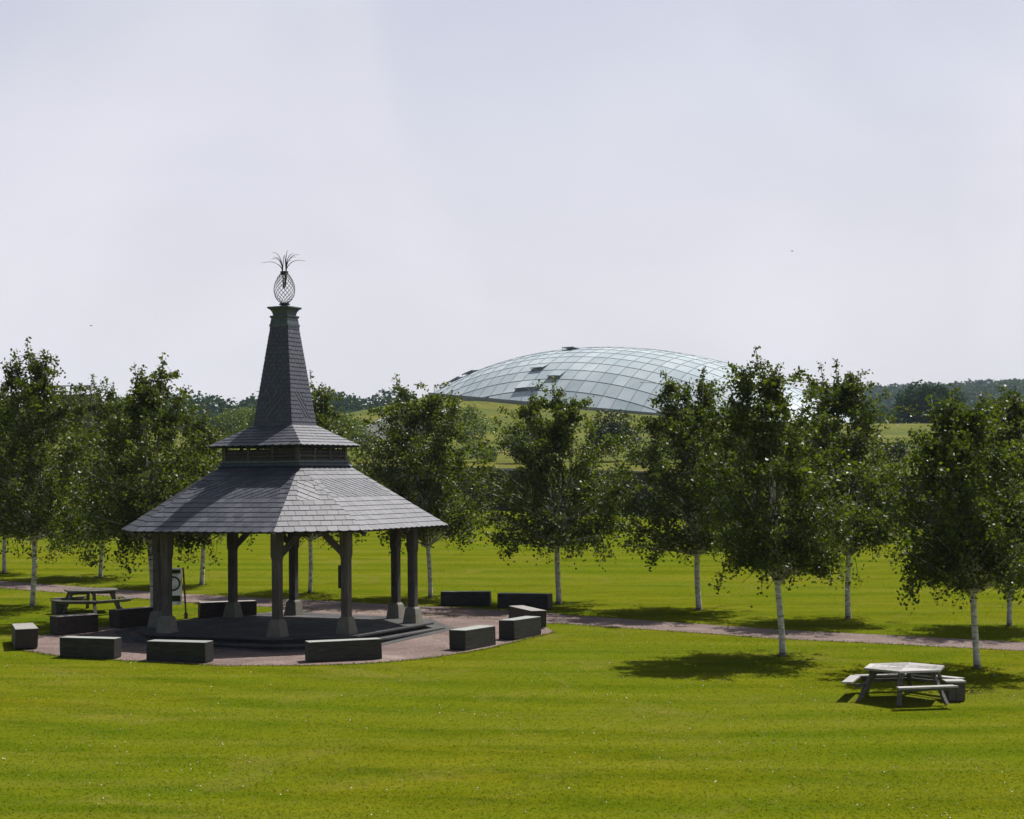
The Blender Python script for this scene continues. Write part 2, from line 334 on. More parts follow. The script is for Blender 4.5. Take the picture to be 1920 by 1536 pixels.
MT['bamboo'] = mat('brown_pole', (.13, .075, .035), .6)[0]
MT['interior'] = mat('dark_interior', (.10, .12, .09), .9)[0]
MT['bird'] = mat('bird_feathers', (.03, .03, .035), .8)[0]

# ------------------------------------------------------------------ terrain
W1 = gp(690, 946); W2 = gp(1700, 985)
wd = Vector((W2.x-W1.x, W2.y-W1.y, 0)).normalized(); wnrm = Vector((-wd.y, wd.x, 0))        # along the wall, and away behind it
if wnrm.y < 0: wnrm = -wnrm
def wall_xy(t, d=0): return (W1.x+wd.x*t+wnrm.x*d, W1.y+wd.y*t+wnrm.y*d)
TL, TR = -150, 170
def sheet(name, pts, dz, m, kind='structure'):
    return tag(obj(name, [(x, y, ground(x, y)+dz) for x, y in pts], [tuple(range(len(pts)))], m), kind=kind)
a, b = wall_xy(TL, .3), wall_xy(TR, .3)
obj_l = sheet('lawn', [(-260, -60), (260, -60), (b[0]+60, b[1]-30), b, a, (-260, a[1])], 0, MT['grass'])

# glasshouse frame: centre, long axis (its near end to the right), tilt
DC = Vector((26.2, 350, ZC+13.1)); EA = Vector((.8, -.6, 0)); EB = Vector((.6, .8, 0)); DA, DB, DH = 50.0, 27.5, 13.0
def dome_plane(x, y): return -.107*x-.022*y
def smooth(t): t = max(0, min(1, t)); return t*t*(3-2*t)
def hill(x, y):
    t = (x-W1.x)*wd.x+(y-W1.y)*wd.y; d = max(0, (x-W1.x)*wnrm.x+(y-W1.y)*wnrm.y)
    wx, wy = wall_xy(max(-150, min(170, t)))
    z = ground(wx, wy)+2.85+.036*min(d, 300)+.017*max(0, min(d-300, 350))+.068*max(0, d-650)-max(0, d-1250)*.10
    z += .5*math.sin(x*.05+1)*math.sin(y*.043)*min(1, d/40)+3*math.sin(x*.006)*math.sin(y*.005+2)*min(1, d/500)
    p = Vector((x, y, 0))-Vector((DC.x, DC.y, 0)); lx, ly = p.dot(EA), p.dot(EB)
    r = math.hypot(lx/DA, ly/DB); q = math.hypot(lx/(DA+34), ly/(DB+70))
    if q < 1:
        k = 1 if r < 1.03 else max(0, min(1, (1-q)/(1-q/r*1.03)))**1.25
        rim = DC.z+dome_plane(lx*min(1, 1/max(r, .01)), ly*min(1, 1/max(r, .01)))-.5
        z = z*(1-k)+max(rim, z-1)*k if rim > z-1 else z
    return z
ts = sorted(set([-900, -700, -500, -380, -300, -240]+list(range(-200, 260, 5))+[280, 330, 400, 500, 650, 800, 1000]))
ds = [0, .5, 1, 2, 4, 6]+list(range(10, 340, 5))+[350, 370, 400, 440, 500, 570, 650, 750, 850, 950, 1050, 1150, 1300, 1500, 1800, 2300]
V = []; Fs = []
for d in ds:
    for t in ts:
        x, y = wall_xy(t, d+.3); V.append((x, y, hill(x, y)))
nt_ = len(ts)
for i in range(len(ds)-1):
    for j in range(nt_-1): Fs.append((i*nt_+j, i*nt_+j+1, (i+1)*nt_+j+1, (i+1)*nt_+j))
tag(obj('hills', V, Fs, MT['meadow'], smooth=True), kind='structure')

up_edge = [(-900, 1034), (-200, 1077), (0, 1089.3), (285, 1110), (440, 1119), (640, 1128), (1120, 1157), (1479, 1182), (1920, 1204), (2700, 1240)]
lo_edge = [(-900, 1047), (-200, 1092), (0, 1103), (376, 1131.7), (700, 1149), (1048, 1169.5), (1460, 1198), (1920, 1221), (2700, 1259)]
def densify(pts, n=8):
    out = []
    for i in range(len(pts)-1):
        for k in range(n):
            t = k/n; out.append((pts[i][0]*(1-t)+pts[i+1][0]*t, pts[i][1]*(1-t)+pts[i+1][1]*t))
    return out+[pts[-1]]
def ragged(P, amp=.035):
    return [(p[0]+random.uniform(-amp, amp), p[1]+random.uniform(-amp, amp)) for p in P]
def g2(pts): return [(p.x, p.y) for p in (gp(u, v) for u, v in pts)]
ue, le = g2(densify(up_edge)), g2(densify(lo_edge))
sheet('path', ragged(ue)+ragged(le[::-1]), .006, MT['gravel'])
court = [(1040, 1186), (985, 1199), (930, 1213), (880, 1223), (800, 1235), (720, 1242.5), (640, 1247), (560, 1248.5), (420, 1249), (280, 1242), (170, 1235), (95, 1229), (48, 1221),
         (25, 1209), (40, 1198), (75, 1191), (130, 1184), (210, 1174), (280, 1167), (340, 1163), (400, 1158), (482, 1152), (515, 1147), (545, 1138), (700, 1134), (850, 1139), (1000, 1148), (1060, 1152), (1050, 1169), (1012, 1170)]
sheet('gravel_court', ragged(g2(densify(court, 14)), .05), .011, MT['gravel'])

# ------------------------------------------------------------------ bandstand
BX, BY = -6.5204, 49.0; ANG = -.4554; ZP = ZC-4.1544
BZ = ground(BX, BY)
CA, SA = math.cos(ANG), math.sin(ANG)
def rot(x, y): return (BX+x*CA-y*SA, BY+x*SA+y*CA)
def octo(L, c):
    k, d = L/2, c/2**.5
    return [rot(*p) for p in ((-k, -k-d), (k, -k-d), (k+d, -k), (k+d, k), (k, k+d), (-k, k+d), (-k-d, k), (-k-d, -k))]
def sqr(S):
    k = S/2; return [rot(*p) for p in ((-k, -k), (k, -k), (k, k), (-k, k))]
stand = empty('bandstand', (BX, BY, ground(BX, BY)), 'open timber bandstand with slate roof, tall slated spire and wire pineapple on top', 'bandstand')
OG = (BX, BY, ground(BX, BY))
LP, CP = 3.62, 1.87
# platform and steps: a core, then edge slabs laid round it
gz = min(ground(*p) for p in octo(LP*1.3, CP*1.3))
MB().prism(octo(LP*1.10, CP*1.10), gz-.3, ZP-.004).build('platform', MT['flags'], stand, OG)
core = stand.children[0]
def slab_ring(sc_in, sc_out, ztop, thick, gap, parent, name, mats, nlong=4, nshort=2):
    A, B = octo(LP*sc_in, CP*sc_in), octo(LP*sc_out, CP*sc_out)
    for i in range(8):
        j = (i+1) % 8; n = nlong if i % 2 == 0 else nshort
        for k in range(n):
            t0, t1 = k/n, (k+1)/n
            e = gap/math.dist(B[i], B[j])
            def P(Q, t): return (Q[i][0]*(1-t)+Q[j][0]*t, Q[i][1]*(1-t)+Q[j][1]*t)
            dz = random.uniform(-.004, .004)
            MB().prism([P(B, t0+e), P(B, t1-e), P(A, t1-e), P(A, t0+e)], ztop-thick+dz, ztop+dz).build(name, mats, parent, OG, bevel=.006)
MB().prism(octo(LP*1.22, CP*1.22), gz-.3, ZP-.155).build('step', MT['flags'], stand, OG)
step = stand.children[-1] if stand.children[-1].name.startswith('step') else [c for c in stand.children if c.name.startswith('step')][0]
slab_ring(1.02, 1.167, ZP, .055, .004, core, 'paving_slab', MT['flags'])
slab_ring(1.165, 1.255, ZP-.15, .055, .004, step, 'step_slab', MT['flags'])
# flush stone border in the gravel
A, B = octo(LP*1.24, CP*1.24), octo(LP*1.34, CP*1.34)
brd = MB()
for i in range(8):
    j = (i+1) % 8
    q = [B[i], B[j], A[j], A[i]]
    brd.add([(p[0], p[1], ground(*p)+.020) for p in q]+[(p[0], p[1], ground(*p)-.1) for p in q], [(0, 1, 2, 3), (0, 4, 5, 1), (1, 5, 6, 2), (3, 2, 6, 7), (0, 3, 7, 4)])
tag(brd.build('stone_border', MT['flags']), kind='structure')
# paving of the floor inside: radial flag slabs proud of the core
fl = octo(LP*1.012, CP*1.012)
for i in range(8):
    j = (i+1) % 8
    for r0, r1 in ((.02, .35), (.36, .68), (.69, .995)):
        def P(k, r, e): 
            o = (i, j)[k]; p = fl[o]; q = fl[(i, j)[1-k]]; px, py = p[0]+(q[0]-p[0])*e, p[1]+(q[1]-p[1])*e
            return (BX+(px-BX)*r, BY+(py-BY)*r)
        MB().prism([P(0, r1, .004), P(1, r1, .004), P(1, r0, .008), P(0, r0, .008)], ZP-.03, ZP+random.uniform(-.003, .001)).build('floor_slab', MT['flags'], core, OG)

pp = octo(LP, CP)
for i, (px, py) in enumerate(pp):
    h = .46; w0, w1 = .225, .168
    def sq(w): return [(px+x*CA-y*SA, py+x*SA+y*CA) for x, y in ((-w, -w), (w, -w), (w, w), (-w, w))]
    m = MB(); m.prism(sq(w0), ZP-.01, ZP+h-.06, sq(w1)); m.prism(sq(w1), ZP+h-.06, ZP+h, sq(w1-.05)); m.build('plinth', MT['plinth'], stand, OG, bevel=.012)
    def ch(w, c): return [(px+x*CA-y*SA, py+x*SA+y*CA) for x, y in ((-w+c, -w), (w-c, -w), (w, -w+c), (w, w-c), (w-c, w), (-w+c, w), (-w, w-c), (-w, -w+c))]
    m = MB(); m.prism(ch(.116, .025), ZP+h-.06, ZP+2.0, ch(.116, .025)); m.prism(ch(.116, .025), ZP+2.0, ZP+2.13, ch(.132, .01)); m.prism(ch(.132, .01), ZP+2.13, ZP+3.22)
    m.build('post', MT['post'], stand, OG, bevel=.008)
BZT = ZP+3.08
for i in range(8):
    j = (i+1) % 8; a, b = pp[i], pp[j]
    MB().beam((a[0], a[1], BZT), (b[0], b[1], BZT), .2, .24).build('ring_beam', MT['beam'], stand, OG)
    if i % 2 == 1:
        mx_, my_ = (a[0]+b[0])/2, (a[1]+b[1])/2
        for (p, q) in ((a, b), (b, a)):
            pts = []
            for k in range(7):
                t = k/6; f = .06+.42*t
                pts.append((p[0]+(q[0]-p[0])*f, p[1]+(q[1]-p[1])*f, ZP+2.18+.82*t))
            m = MB(); dn = Vector((q[0]-p[0], q[1]-p[1], 0)).normalized(); sdn = Vector((-dn.y, dn.x, 0))
            for k in range(6): pass
            Vv = []
            for k, c in enumerate(pts):
                c = Vector(c); d = (Vector(pts[min(k+1, 6)])-Vector(pts[max(k-1, 0)])).normalized(); n = sdn.cross(d)
                for s1, s2 in ((-1, -1), (1, -1), (1, 1), (-1, 1)): Vv.append(c+sdn*(s1*.06)+n*(s2*.085))
            Fq = [(k*4+l, k*4+(l+1) % 4, (k+1)*4+(l+1) % 4, (k+1)*4+l) for k in range(6) for l in range(4)]+[(3, 2, 1, 0), (24, 25, 26, 27)]
            m.add(Vv, Fq); m.build('brace', MT['beam'], stand, OG)
# small switch box on the inner side of the right front post
px, py = pp[2]
MB().box((px-.15*CA-.02, py-.15*SA+.02, ZP+1.52), (.08, .16, .62), ANG).build('switch_box', MT['metal'], stand, OG, bevel=.01)

# roofs ------------------------------------------------------------
ZE, LE, CE = ZC-1.364, 4.60, 2.44
ZT, ST = ZC+.36, 2.66
ZS, SS = ZC+.958, 3.10
ZB, SB = ZC+1.519, 1.295
ZK, SK = ZC+4.43, .57      # where the slates of the spire end
eo = octo(LE, CE); to = sqr(ST)
facets = []   # (name, polygon 3D [topL, topR, eaveR, eaveL] , gauge, width, kind)
def v3(p, z): return Vector((p[0], p[1], z))
TOPI = {0: (0, 1), 2: (1, 2), 4: (2, 3), 6: (3, 0)}
for i in range(0, 8, 2):
    l, r = TOPI[i]
    facets.append(('main', [v3(to[l], ZT), v3(to[r], ZT), v3(eo[(i+1) % 8], ZE), v3(eo[i], ZE)], .237, .29))
for i in range(1, 8, 2):
    c = to[(i+1)//2 % 4]
    facets.append(('hip', [v3(c, ZT), v3(c, ZT), v3(eo[(i+1) % 8], ZE), v3(eo[i], ZE)], .237, .29))
so_, si_ = sqr(SS), sqr(SB)
for i in range(4):
    j = (i+1) % 4; facets.append(('skirt', [v3(si_[i], ZB+.02), v3(si_[j], ZB+.02), v3(so_[j], ZS), v3(so_[i], ZS)], .15, .27))
tb_, tk_ = sqr(SB), sqr(SK)
for i in range(4):
    j = (i+1) % 4; facets.append(('spire', [v3(tk_[i], ZK), v3(tk_[j], ZK), v3(tb_[j], ZB), v3(tb_[i], ZB)], .122, .175))

def clip(poly, hp):
    """convex polygon clipped by half planes (a,b,c): a*x+b*y<=c"""
    for a, b, c in hp:
        out = []
        for i in range(len(poly)):
            p, q = poly[i], poly[(i+1) % len(poly)]; dp, dq = a*p[0]+b*p[1]-c, a*q[0]+b*q[1]-c
            if dp <= 0: out.append(p)
            if (dp < 0 < dq) or (dq < 0 < dp):
                t = dp/(dp-dq); out.append((p[0]+(q[0]-p[0])*t, p[1]+(q[1]-p[1])*t))
        poly = out
        if len(poly) < 3: return []
    return poly
def area(p): return abs(sum(p[i][0]*p[(i+1) % len(p)][1]-p[(i+1) % len(p)][0]*p[i][1] for i in range(len(p))))/2
def hplanes(poly, inset=0):
    """half planes of a convex polygon"""
    cx = sum(p[0] for p in poly)/len(poly); cy = sum(p[1] for p in poly)/len(poly); out = []
    for i in range(len(poly)):
        p, q = poly[i], poly[(i+1) % len(poly)]; a, b = q[1]-p[1], p[0]-q[0]; l = math.hypot(a, b)
        if l < 1e-6: continue
        a /= l; b /= l; c = a*p[0]+b*p[1]
        if a*cx+b*cy > c: a, b, c = -a, -b, -c
        out.append((a, b, c-inset))
    return out
slates = []   # (score, verts, faces, tone)
camp = Vector((0, 0, ZC))
def add_slate(poly2, org, es, et, en, hfun, lift, facew, tone):
    n = len(poly2)
    Vt = [org+es*p[0]+et*p[1]+en*(hfun(p)+lift) for p in poly2]; Vb = [org+es*p[0]+et*p[1]-en*.004 for p in poly2]
    Fq = [tuple(range(n)), tuple(range(2*n-1, n-1, -1))]+[(i, n+i, n+(i+1) % n, (i+1) % n) for i in range(n)]
    c = sum(Vt, Vector())/n; view = (camp-c); sc = area(poly2)*en.dot(view.normalized())/view.length_squared
    slates.append((sc, Vt+Vb, Fq, tone))
deck = MB()
for kind, P, g, w in facets:
    es = (P[2]-P[3]).normalized(); mid_t = (P[0]+P[1])/2; org = P[3]
    nrm = es.cross((mid_t-P[3]))
    nrm.normalize(); et = -(nrm.cross(es)); 
    if nrm.z < 0: nrm = -nrm
    if et.z > 0: et = -et
    c_in = Vector((BX, BY, P[3].z))
    # 2D facet polygon, t measured down the slope from the top
    H = (P[3]-mid_t).dot(et); org = P[3]-et*H
    P2 = [((p-org).dot(es), (p-org).dot(et)) for p in P]
    hp = hplanes([p for k, p in enumerate(P2) if not (k == 1 and (P[0]-P[1]).length < 1e-6)])
    Dk = [p-nrm*.006 for p in P]
    if (P[0]-P[1]).length < 1e-6: Dk = Dk[1:]
    b0 = len(Dk); deck.add(Dk+[p-nrm*.05 for p in Dk], [tuple(range(b0)), tuple(range(2*b0-1, b0-1, -1))]+[(i, b0+i, b0+(i+1) % b0, (i+1) % b0) for i in range(b0)])
    nrow = round(H/g); g = H/nrow; smin = min(p[0] for p in P2); smax = max(p[0] for p in P2)
    th = .014 if kind in ('main', 'hip') else .015
    # zone laid on the diagonal
    if kind == 'main': zone = (3, 7, .42, 1)
    elif kind == 'hip': zone = (3, 7, .30, 1)
    elif kind == 'spire': zone = (nrow-8, nrow-2, .26, 1)
    else: zone = None
    facing_left = nrm.x < -.1 if kind != 'hip' else nrm.x < 0
    dirn = -1 if facing_left else 1       # strips run like "/" on the left faces and like "\\" on the right
    regions = []
    if zone:
        ta, tb2 = zone[0]*g, zone[1]*g
        def edge_s(t, side):   # facet edge at t
            pl, pr = P2[0], P2[3]
            if side: pl, pr = P2[1], P2[2]
            k = (t-pl[1])/(pr[1]-pl[1]); return pl[0]+(pr[0]-pl[0])*k
        wa = edge_s(ta, 1)-edge_s(ta, 0); wb = edge_s(tb2, 1)-edge_s(tb2, 0)
        if kind == 'spire':
            cxa, cxb = (edge_s(ta, 0)+edge_s(ta, 1))/2-dirn*.16, (edge_s(tb2, 0)+edge_s(tb2, 1))/2+dirn*.16; hw = .17
            dz = [(cxa-hw, ta), (cxa+hw, ta), (cxb+hw, tb2), (cxb-hw, tb2)]
        else:
            ins = zone[2]*.75
            dz = [(edge_s(ta, 0)+ins*.8, ta), (edge_s(ta, 1)-ins*.8, ta), (edge_s(tb2, 1)-ins, tb2), (edge_s(tb2, 0)+ins, tb2)]
            if kind == 'hip': dz = [(edge_s(ta, 0)+.10, ta), (edge_s(ta, 1)-.10, ta), (edge_s(tb2, 1)-.32, tb2), (edge_s(tb2, 0)+.32, tb2)]
        lft = [(smin-1, ta), dz[0], dz[3], (smin-1, tb2)]; rgt = [dz[1], (smax+1, ta), (smax+1, tb2), dz[2]]
        regions = [(0, zone[0], None), (zone[0], zone[1], lft), (zone[0], zone[1], rgt), (zone[1], nrow, None)]
        # diagonal strips
        ang = (R(50) if kind == 'spire' else R(38))*dirn
        ex, ey = (math.cos(ang), math.sin(ang)), (-math.sin(ang), math.cos(ang))
        dhp = hp+hplanes(dz)
        gd = g*(.95 if kind == 'spire' else .8); wdg = w*(2.2 if kind == 'spire' else 1.15)
        cxm, cym = sum(p[0] for p in dz)/4, sum(p[1] for p in dz)/4; span = max(smax-smin, tb2-ta)
        nr = int(span/gd)+2
        for r_ in range(-nr, nr):
            off = random.random()*wdg*.4+(r_ % 2)*wdg/2
            ns = int(span/wdg)+2
            for k in range(-ns, ns):
                a0, a1 = k*wdg+off+.004, (k+1)*wdg+off-.004; b0_, b1_ = r_*gd, (r_+1)*gd
                q = [(cxm+ex[0]*a_+ey[0]*b_, cym+ex[1]*a_+ey[1]*b_) for a_, b_ in ((a0, b0_), (a1, b0_), (a1, b1_), (a0, b1_))]
                q = clip(q, dhp)
                if len(q) > 2 and area(q) > .0015:
                    hf = lambda p, b0_=b0_: .003+.8*th*((p[0]-cxm)*ey[0]+(p[1]-cym)*ey[1]-b0_)/gd
                    add_slate(q, org, es, et, nrm, hf, random.uniform(0, .003), w, (.08+.75*random.random()**1.3) if kind != 'spire' else .35*random.random())
    else: regions = [(0, nrow, None)]
    for r0, r1, reg in regions:
        rh = hp+(hplanes(reg) if reg else [])
        for r_ in range(r0, r1):
            off = (r_ % 2)*w/2+random.uniform(-.01, .01); k0 = int((smin-off)/w)-1; k1 = int((smax-off)/w)+2
            for k in range(k0, k1):
                a0, a1 = k*w+off+.0045, (k+1)*w+off-.0045; t0, t1 = r_*g, (r_+1)*g+random.uniform(-.003, .004)
                last = r_ == nrow-1 and kind != 'spire'
                q = clip([(a0, t0), (a1, t0), (a1, t1), (a0, t1)], rh)
                if len(q) < 3 or area(q) < .0012: continue
                if last:      # rounded tails hang a little over the eave
                    e0, e1 = min(p[0] for p in q if p[1] > t1-.03) if any(p[1] > t1-.03 for p in q) else a0, max(p[0] for p in q)
                    lo = [p for p in q if p[1] > t1-.02]
                    if len(lo) >= 2:
                        e0, e1 = min(p[0] for p in lo), max(p[0] for p in lo); q2 = [p for p in q if p[1] <= t1-.02]
                        arc = [(e1-(e1-e0)*s__, t1-.01+.038*math.sin(math.pi*s__)**.7) for s__ in (0, .12, .3, .5, .7, .88, 1)]
                        q2 = sorted(q2, key=lambda p: p[0]); q = q2+arc if len(q2) >= 1 else q
                hf = lambda p, t0=t0: .003+th*(p[1]-t0)/g
                add_slate(q, org, es, et, nrm, hf, random.uniform(0, .003), w, (.08+.75*random.random()**1.3) if kind != 'spire' else .35*random.random())
deck.build('roof_deck', MT['felt'], stand, OG)
slates.sort(key=lambda s: -s[0])
for sc, Vs, Fq, tone in slates[:300]: obj('slate', Vs, Fq, MT['slate'], stand, OG, tone=float(tone))
VV, FF, TT = [], [], []
for sc, Vs, Fq, tone in slates[300:]:
    b = len(VV); VV += Vs; FF += [tuple(i+b for i in f) for f in Fq]; TT += [tone]*len(Fq)
tag(obj('smaller_slates', VV, FF, MT['slate'], stand, OG, tone=TT), kind='stuff')
# rafters seen from below, one along each hip and mid-facet
for i in range(8):
    c = to[(i//2+ (i % 2)) % 4]; cc = Vector((c[0], c[1], ZT-.16)); e = Vector((eo[i][0], eo[i][1], ZE-.10))
    MB().beam(cc, e, .09, .14).build('rafter', MT['beam'], stand, OG)
    e2 = (Vector((eo[i][0], eo[i][1], ZE-.10))+Vector((eo[(i+1) % 8][0], eo[(i+1) % 8][1], ZE-.10)))/2
    MB().beam(cc if i % 2 else (cc+Vector((to[(i//2+1) % 4][0], to[(i//2+1) % 4][1], ZT-.16)))/2, e2, .07, .12).build('rafter', MT['beam'], stand, OG)
# louvred lantern between the two roofs
SL = 2.46; zl0, zl1 = ZC+.50, ZC+.955; lo_ = sqr(SL)
MB().prism(sqr(SL+.26), zl0-.03, zl0+.02).build('sill', MT['lead'], stand, OG, bevel=.008)
m = MB(); 
A4, B4 = sqr(SL+.10), sqr(ST+.10)
m.add([(p[0], p[1], zl0-.02) for p in A4]+[(p[0], p[1], ZT+.012) for p in B4], [(i, 4+i, 4+(i+1) % 4, (i+1) % 4) for i in range(4)])
m.build('lead_flashing', MT['lead'], stand, OG)
for i in range(4):       # scalloped lower edge of the flashing
    j = (i+1) % 4; n = 12; nn = Vector((B4[j][1]-B4[i][1], -(B4[j][0]-B4[i][0]), 0)).normalized(); sl = (P := Vector((0, 0, -1)))
    m = MB(); dn = (nn*1.0+Vector((0, 0, -.57))).normalized()
    for k in range(n):
        Vv = []
        for s__ in (0, .25, .5, .75, 1):
            t = (k+s__)/n; b = Vector((B4[i][0]*(1-t)+B4[j][0]*t, B4[i][1]*(1-t)+B4[j][1]*t, ZT+.012))+nn*.012+Vector((0, 0, .018))
            Vv.append(b-dn*.03); Vv.append(b+dn*(.055*math.sin(math.pi*s__)+.005))
        m.add(Vv, [(2*q, 2*q+1, 2*q+3, 2*q+2) for q in range(4)])
    m.build('flashing_edge', MT['lead'], stand, OG)
for i in range(4):
    j = (i+1) % 4; a, b = Vector((*lo_[i], 0)), Vector((*lo_[j], 0))
    nn = Vector((b.y-a.y, -(b.x-a.x), 0)).normalized()
    for k in range(3):
        p = a.lerp(b, k/3); MB().box((p.x, p.y, (zl0+zl1)/2), (.11 if k == 0 else .075, .11 if k == 0 else .075, zl1-zl0-.002), ANG).build('louvre_post', MT['post'], stand, OG)
        for zz in (.075, .185, .295):
            p0, p1 = a.lerp(b, k/3+.02)+Vector((0, 0, zl0+zz)), a.lerp(b, (k+1)/3-.02)+Vector((0, 0, zl0+zz))
            u2 = (Vector((0, 0, 1))+nn*1.1).normalized(); d = (p1-p0).normalized()
            s1 = u2.cross(d).normalized()
            w_ = (-nn*.05+Vector((0, 0, .046))); t_ = Vector((0, 0, .010))
            Vv = [p0-w_-t_, p1-w_-t_, p1+w_-t_, p0+w_-t_, p0-w_+t_, p1-w_+t_, p1+w_+t_, p0+w_+t_]
            obj('louvre_slat', Vv, [(3, 2, 1, 0), (4, 5, 6, 7), (0, 1, 5, 4), (1, 2, 6, 5), (2, 3, 7, 6), (3, 0, 4, 7)], MT['post'], stand, OG)
# cap of the spire
def lvl(S, z): return [(p[0], p[1], z) for p in sqr(S)]
prof = [(SK+.05, ZK-.02), (SK+.03, ZK+.02), (SK-.02, ZK+.20)]
def loft(prof):
    m = MB(); n = len(prof); V = []
    for S, z in prof: V += lvl(S, z)
    m.add(V, [(4*k+i, 4*k+(i+1) % 4, 4*k+4+(i+1) % 4, 4*k+4+i) for k in range(n-1) for i in range(4)]+[(3, 2, 1, 0), tuple(4*(n-1)+i for i in range(4))]); return m
loft(prof).build('lead_collar', MT['lead'], stand, OG)
for i in range(4):
    q = sqr(SK+.05); j = (i+1) % 4; m = MB(); nn = Vector((q[j][1]-q[i][1], -(q[j][0]-q[i][0]), 0)).normalized()
    for k in range(5):
        Vv = []
        for s__ in (0, .25, .5, .75, 1):
            t = (k+s__)/5; b = Vector((q[i][0]*(1-t)+q[j][0]*t, q[i][1]*(1-t)+q[j][1]*t, ZK-.02))+nn*.012
            Vv.append(b+Vector((0, 0, .04))); Vv.append(b-Vector((0, 0, .055*math.sin(math.pi*s__)+.004)))
        m.add(Vv, [(2*x, 2*x+1, 2*x+3, 2*x+2) for x in range(4)])
    m.build('collar_edge', MT['lead'], stand, OG)
z0 = ZK+.20
loft([(SK-.02, z0), (SK+.03, z0+.015), (SK+.045, z0+.04), (SK+.03, z0+.07), (SK-.09, z0+.078), (SK-.09, z0+.11), (SK-.05, z0+.18), (SK+.02, z0+.24), (SK+.10, z0+.27), (SK+.14, z0+.28), (SK+.15, z0+.31), (SK+.12, z0+.33)]).build('cap', MT['lead'], stand, OG)
zc_ = z0+.33
# finial
fin = MB()
def ring(r, z0_, z1_, k=16):
    fin.prism([(BX+r*math.cos(2*math.pi*i/k), BY+r*math.sin(2*math.pi*i/k)) for i in range(k)], z0_, z1_)
ring(.13, zc_-.01, zc_+.035); ring(.10, zc_+.035, zc_+.06); ring(.155, zc_+.06, zc_+.095); ring(.13, zc_+.095, zc_+.12)
finial = fin.build('pineapple_finial', MT['metal'], stand, OG)
zb_, zt_ = zc_+.12, zc_+.97
def rad(t): return .115+(.30-.115)*math.sin(math.pi*min(1, (t*1.04+.0))**.92)**.80 if t < .97 else .115
bas = MB(); nw = 16
for dr_ in (-1, 1):
    for k in range(nw):
        pts = []
        for i in range(25):
            t = i/24; th_ = 2*math.pi*k/nw+dr_*t*math.pi*.80
            r = .10+.205*(math.sin(math.pi*(t**.85)))**.75 if 0 < t < 1 else .10
            pts.append((BX+r*math.cos(th_), BY+r*math.sin(th_), zb_+(zt_-zb_)*t))
        bas.tube(pts, .005, 4, False)
bas.build('wire_basket', MT['metal'], finial, OG)
col = MB(); k = 14
col.prism([(BX+.115*math.cos(2*math.pi*i/k), BY+.115*math.sin(2*math.pi*i/k)) for i in range(k)], zt_-.03, zt_+.06)
for q in range(5):
    th_ = q*1.3; col.tube([(BX+.05*math.cos(th_), BY+.05*math.sin(th_), zt_), (BX+.04*math.cos(th_), BY+.04*math.sin(th_), zt_-.25-.07*(q % 3)), (BX+.02*math.cos(th_), BY+.02*math.sin(th_), zt_-.40-.04*(q % 2))], [.022, .02, .012], 5)
col.build('collar', MT['metal'], finial, OG)
for (tx, tz, ty) in ((-.66, .36, .05), (-.33, .60, -.1), (-.40, .47, .2), (-.28, .46, -.25), (.10, .66, .1), (-.02, .54, .25), (.28, .59, .15), (.45, .545, -.05), (.37, .47, -.2), (.62, .40, .05), (.25, .36, -.3), (.04, .5, -.2)):
    pts = []; lean = abs(tx)+abs(ty)
    for i in range(11):
        t = i/10; r = t**1.7; droop = -.13*lean*max(0, t-.55)**1.5*3
        pts.append((BX+tx*r+.05*math.copysign(1, tx)*(1-t), BY+ty*r, zt_+.04+tz*(1-(1-t)**1.8)+droop))
    MB().tube(pts, [.016*(1-.75*i/10) for i in range(11)], 5).build('finial_leaf', MT['metal'], finial, OG)

# ------------------------------------------------------------------ timber block benches
def block(p0, p1, label, h=.5, w=.45, m='block', side=None):
    """p0,p1: the two bottom corners of the long face nearest the viewer"""
    a, b = Vector(p0), Vector(p1); d = Vector((b.x-a.x, b.y-a.y, 0)); n = Vector((-d.y, d.x, 0)).normalized()
    if side is None: 
        if n.y < 0: n = -n
    elif n.x*side < 0: n = -n
    c = (a+b)/2+n*w/2; Lh = d.length
    mb = MB(); q = math.atan2(d.y, d.x)
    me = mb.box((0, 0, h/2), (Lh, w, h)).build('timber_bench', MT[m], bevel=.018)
    # a few cracks and uneven edges
    for v in me.data.vertices:
        v.co.x += random.uniform(-.018, .018); v.co.y += random.uniform(-.012, .012); v.co.z += random.uniform(-.012, .012) if v.co.z > .1 else 0
    me.location = (c.x, c.y, ground(c.x, c.y)+.012); me.rotation_euler = (math.atan(0), 0, q)
    tag(me, label, 'bench', 'timber block benches round the bandstand')
    return me
GPX = lambda u, v: gp(u, v)
# each: long-face base corners in the photograph, measured on the ground
def length_along(a, ang, L_): return Vector((a.x+math.cos(ang)*L_, a.y+math.sin(ang)*L_, a.z))
b1a = gp(71.5, 1218); block(b1a, Vector((b1a.x-.66, b1a.y+1.9, b1a.z)), 'leftmost block bench, pointing end-on at the viewer at the left tip of the gravel', w=.57, m='block_red', side=-1)
block(gp(109, 1192.5), gp(184, 1185.5), 'dark timber block bench in front of the left picnic table', w=.5, m='block_red')
block(gp(223.5, 1179), gp(296, 1171), 'block bench just left of the bandstand posts, striped with tree shade', w=.5, m='block_red')
block(gp(111, 1233), gp(214, 1237), 'low dark block bench at the front left edge of the gravel', w=.42)
block(gp(274, 1239.5), gp(384, 1245), 'greenish grey block bench in front of the left bandstand steps', w=.42)
block(gp(578, 1243.5), gp(716.7, 1237), 'longest looking dark block bench in front of the bandstand, right of its middle', w=.45)
block(gp(872.6, 1221.5), gp(929.7, 1210), 'block bench right of the bandstand steps, nearest the lawn', w=.5, h=.52)
block(gp(963.7, 1202), gp(1015.4, 1191), 'pale grey block bench at the right tip of the gravel', w=.5, h=.52)
